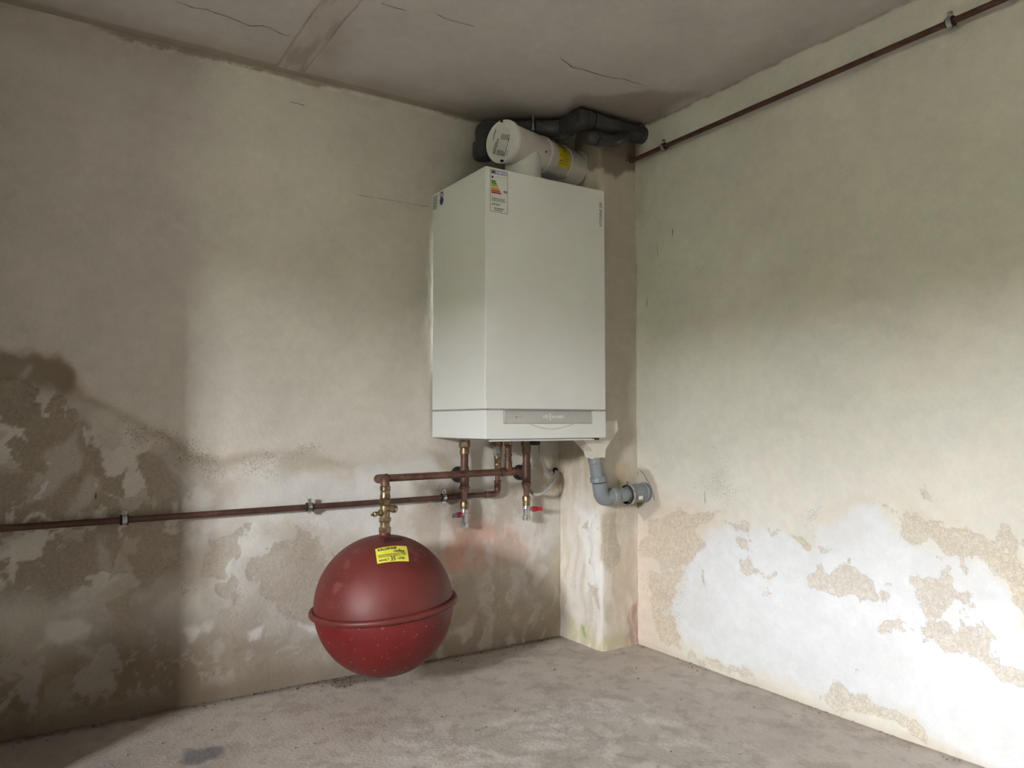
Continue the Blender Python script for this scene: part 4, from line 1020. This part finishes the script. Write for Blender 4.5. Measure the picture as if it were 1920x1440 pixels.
# upper pipe on the right wall
XU = XR - .034
h0, h1 = at_x(1190, 299, XU), at_x(1960, -36, XU)
h0 = Vector((XU, YP - .0, h0.z + (h1.z - h0.z) * (YP - h0.y) / (h1.y - h0.y)))
up_ = thing('copper_pipe', 'thin brown copper pipe running under the ceiling along the right wall', 'pipe', h0)
obj('tube', MB().sweep([h0 + Vector((0, .02, 0)), h1], .0078, 20), M_COPPERP, up_)
obj('end_joint', collar(MB(), h0 + Vector((0, -.004, 0)), (0, 1, 0), .0085, .006, .003), M_STEEL, up_)
obj('mortar_plug', MB().lathe(h0 + Vector((0, .004, 0)), (0, -1, 0), [(0, .020), (.003, .018), (.006, .011), (.0065, .008)], 14), mat('mortar_dark', (.13, .11, .09), .95), up_)
for px, py, lb in ((1245, 269, 'small steel pipe clamp on the ceiling copper pipe nearest the corner'), (1782, 40, 'steel pipe clamp on the ceiling copper pipe at the top right')):
    q = at_x(px, py, XU); s = (q.y - h0.y) / (h1.y - h0.y); c = h0.lerp(h1, s)
    clamp(lb, c, h1 - h0, (-1, 0, 0), .0080, .034, 'clamps on the ceiling copper pipe')
q = at_y(1184, 927, YD)
clamp('large steel clamp with black liner round the grey drain pipe at the right wall', Vector((at_y(1178, 927, YD).x, YD, zr + .001)), ax, (0, -1, 0), .0305, YP - YD, 'clamp on the drain', .009)

# ================================================================== DARK DRAIN PIPES UNDER THE CEILING
ZD = CAM_Z + 1.050
cd1 = Vector((1.618, 2.029, ZD)); RD = .0305
dp = thing('ceiling_drain_pipe', 'dark grey plastic drain pipe with elbow under the ceiling behind the flue', 'drain pipe', cd1)
wend = Vector((XR + .01, 2.058, ZD + .012))
obj('wall_run', MB().sweep([cd1 + (wend - cd1).normalized() * .0, wend], RD, 30), M_DARKP, dp)
obj('corner_piece', MB().sweep([cd1 + Vector((.05, .004, .002)), cd1 + Vector((-.010, 0, 0)), cd1 + Vector((-.010, .085, 0))], [RD + .0015, RD * 1.15, RD + .0015], 30), M_DARKP, dp, angle=60)
obj('mitre_seam', MB().sweep([cd1 + Vector((.030, .002, .001)), cd1 + Vector((.0315, .002, .001))], RD + .0022, 30), M_HOLE, dp)
obj('socket', MB().lathe(cd1 + Vector((-.006, .080, 0)), (0, 1, 0), [(0, RD), (.002, RD + .006), (.055, RD + .006), (.057, RD)], 32), M_DARKP, dp)
yb2 = YB - .055
xd = at_y(908, 260, yb2).x
obj('rear_run', MB().sweep(fillet([cd1 + Vector((-.008, .06, 0)), (cd1.x - .010, 2.135, ZD), (xd + .02, yb2, ZD + .004), (xd - .002, yb2, ZD + .002)], .03), RD - .001, 28), M_DARKP, dp)
obj('down_elbow', MB().sweep(fillet([(xd + .035, yb2 - .002, ZD), (xd, yb2, ZD), (xd, yb2, CAM_Z + .955)], .045), RD + .002, 28), M_DARKP, dp)
obj('down_socket', MB().lathe((xd - .004, yb2, CAM_Z + 1.00), (0, 0, -1), [(0, RD), (.004, RD + .008), (.050, RD + .008), (.060, RD + .002), (.061, .01)], 30), M_DARKP, dp)
obj('ring_joint', collar(MB(), cd1 + (wend - cd1) * .86, wend - cd1, RD, .010, .004), M_DARKP, dp)
mb = MB().lathe(wend - Vector((.016, 0, 0)), (1, 0, 0), [(0, RD), (.004, RD + .009), (.008, RD + .012), (.02, RD + .013)], 18); obj('wall_mortar', mb, mat('mortar_pale', (.50, .46, .40), .95, bmp=.8, bscale=80), dp)
q = at_y(1013, 240, yb2 - .03)
qs = Vector((1.525, 2.135 + (cd1.x - .010 - 1.525) / (cd1.x - .010 - xd - .02) * (yb2 - 2.135), ZD + .002))
qd = Vector((cd1.x - .030 - xd, 2.135 - yb2, 0)).normalized()
obj('hanger_strap', collar(MB(), qs, qd, RD + .001, .008, .003), M_RUBBER, dp)
obj('hanger_bolt', MB().lathe((qs.x - .024, qs.y - .026, ZD - .018), (0, 0, 1), [(0, .0045), (.008, .0045), (.0085, .003), (.05, .003)], 12), M_STEEL, dp)
dp2 = thing('short_drain_pipe', 'short dark plugged drain pipe just below the ceiling drain pipe', 'drain pipe', (1.66, 2.02, CAM_Z + .985))
z2 = CAM_Z + .985; s0 = Vector((1.632, 2.010, z2 - .004)); s1 = Vector((1.735, 2.018, z2 + .004)); s2 = Vector((1.815, 2.040, ZD - .01))
obj('tube', MB().sweep(fillet([s0, s1, s2], .03), .0225, 26), M_DARKP, dp2)
obj('plug', MB().lathe(s0 + Vector((.016, 0, 0)), (-1, 0, 0), [(0, .0255), (.020, .0258), (.032, .0225), (.040, .014), (.042, .004)], 26), M_DARKP, dp2)
obj('ring_joint', collar(MB(), s0 + Vector((.030, 0, 0)), (1, 0, 0), .0225, .010, .004), M_DARKP, dp2)

# ================================================================== GRIT ON THE FLOOR
M_GRIT = mat('grit', (.20, .165, .14), .95, var=.7, vscale=60)
rg = random.Random(11); mb = MB()
def crumb(x, y, s):
    V = [Vector((rg.uniform(-1, 1), rg.uniform(-1, 1), rg.uniform(.0, 1.2))) for _ in range(6)]
    base = [Vector((1, 0, .2)), Vector((-.5, .9, .1)), Vector((-.6, -.8, .2)), Vector((.1, .1, 1.0)), Vector((0, 0, -.6))]
    P = [Vector((x, y, .001)) + (b__ + v__ * .35) * s for b__, v__ in zip(base, V)]
    mb.add(P, [(0, 1, 3), (1, 2, 3), (2, 0, 3), (1, 0, 4), (2, 1, 4), (0, 2, 4)])
for i in range(700):
    r_ = rg.random()
    if r_ < .50: x, y = rg.uniform(-.1, 1.74), YB - abs(rg.gauss(0, .022)) - .004
    elif r_ < .62: x, y = XR - abs(rg.gauss(0, .02)) - .004, rg.uniform(.8, YP)
    elif r_ < .80: x, y = at_z(670, 1275).x + rg.gauss(0, .07), YB - abs(rg.gauss(0, .04)) - .01
    else: x, y = rg.uniform(0, 1.88), rg.uniform(1.1, 2.3)
    if x > XP - .02 and y > YP - .02: continue
    crumb(x, y, rg.choice((.0012, .0016, .002, .003)) * (1.5 if r_ < .8 and rg.random() < .25 else 1))
gr = obj('floor_grit', mb, M_GRIT, smooth=False); gr['kind'] = 'stuff'; tag(gr, 'dark crumbs of plaster scattered on the floor along the walls', 'grit')
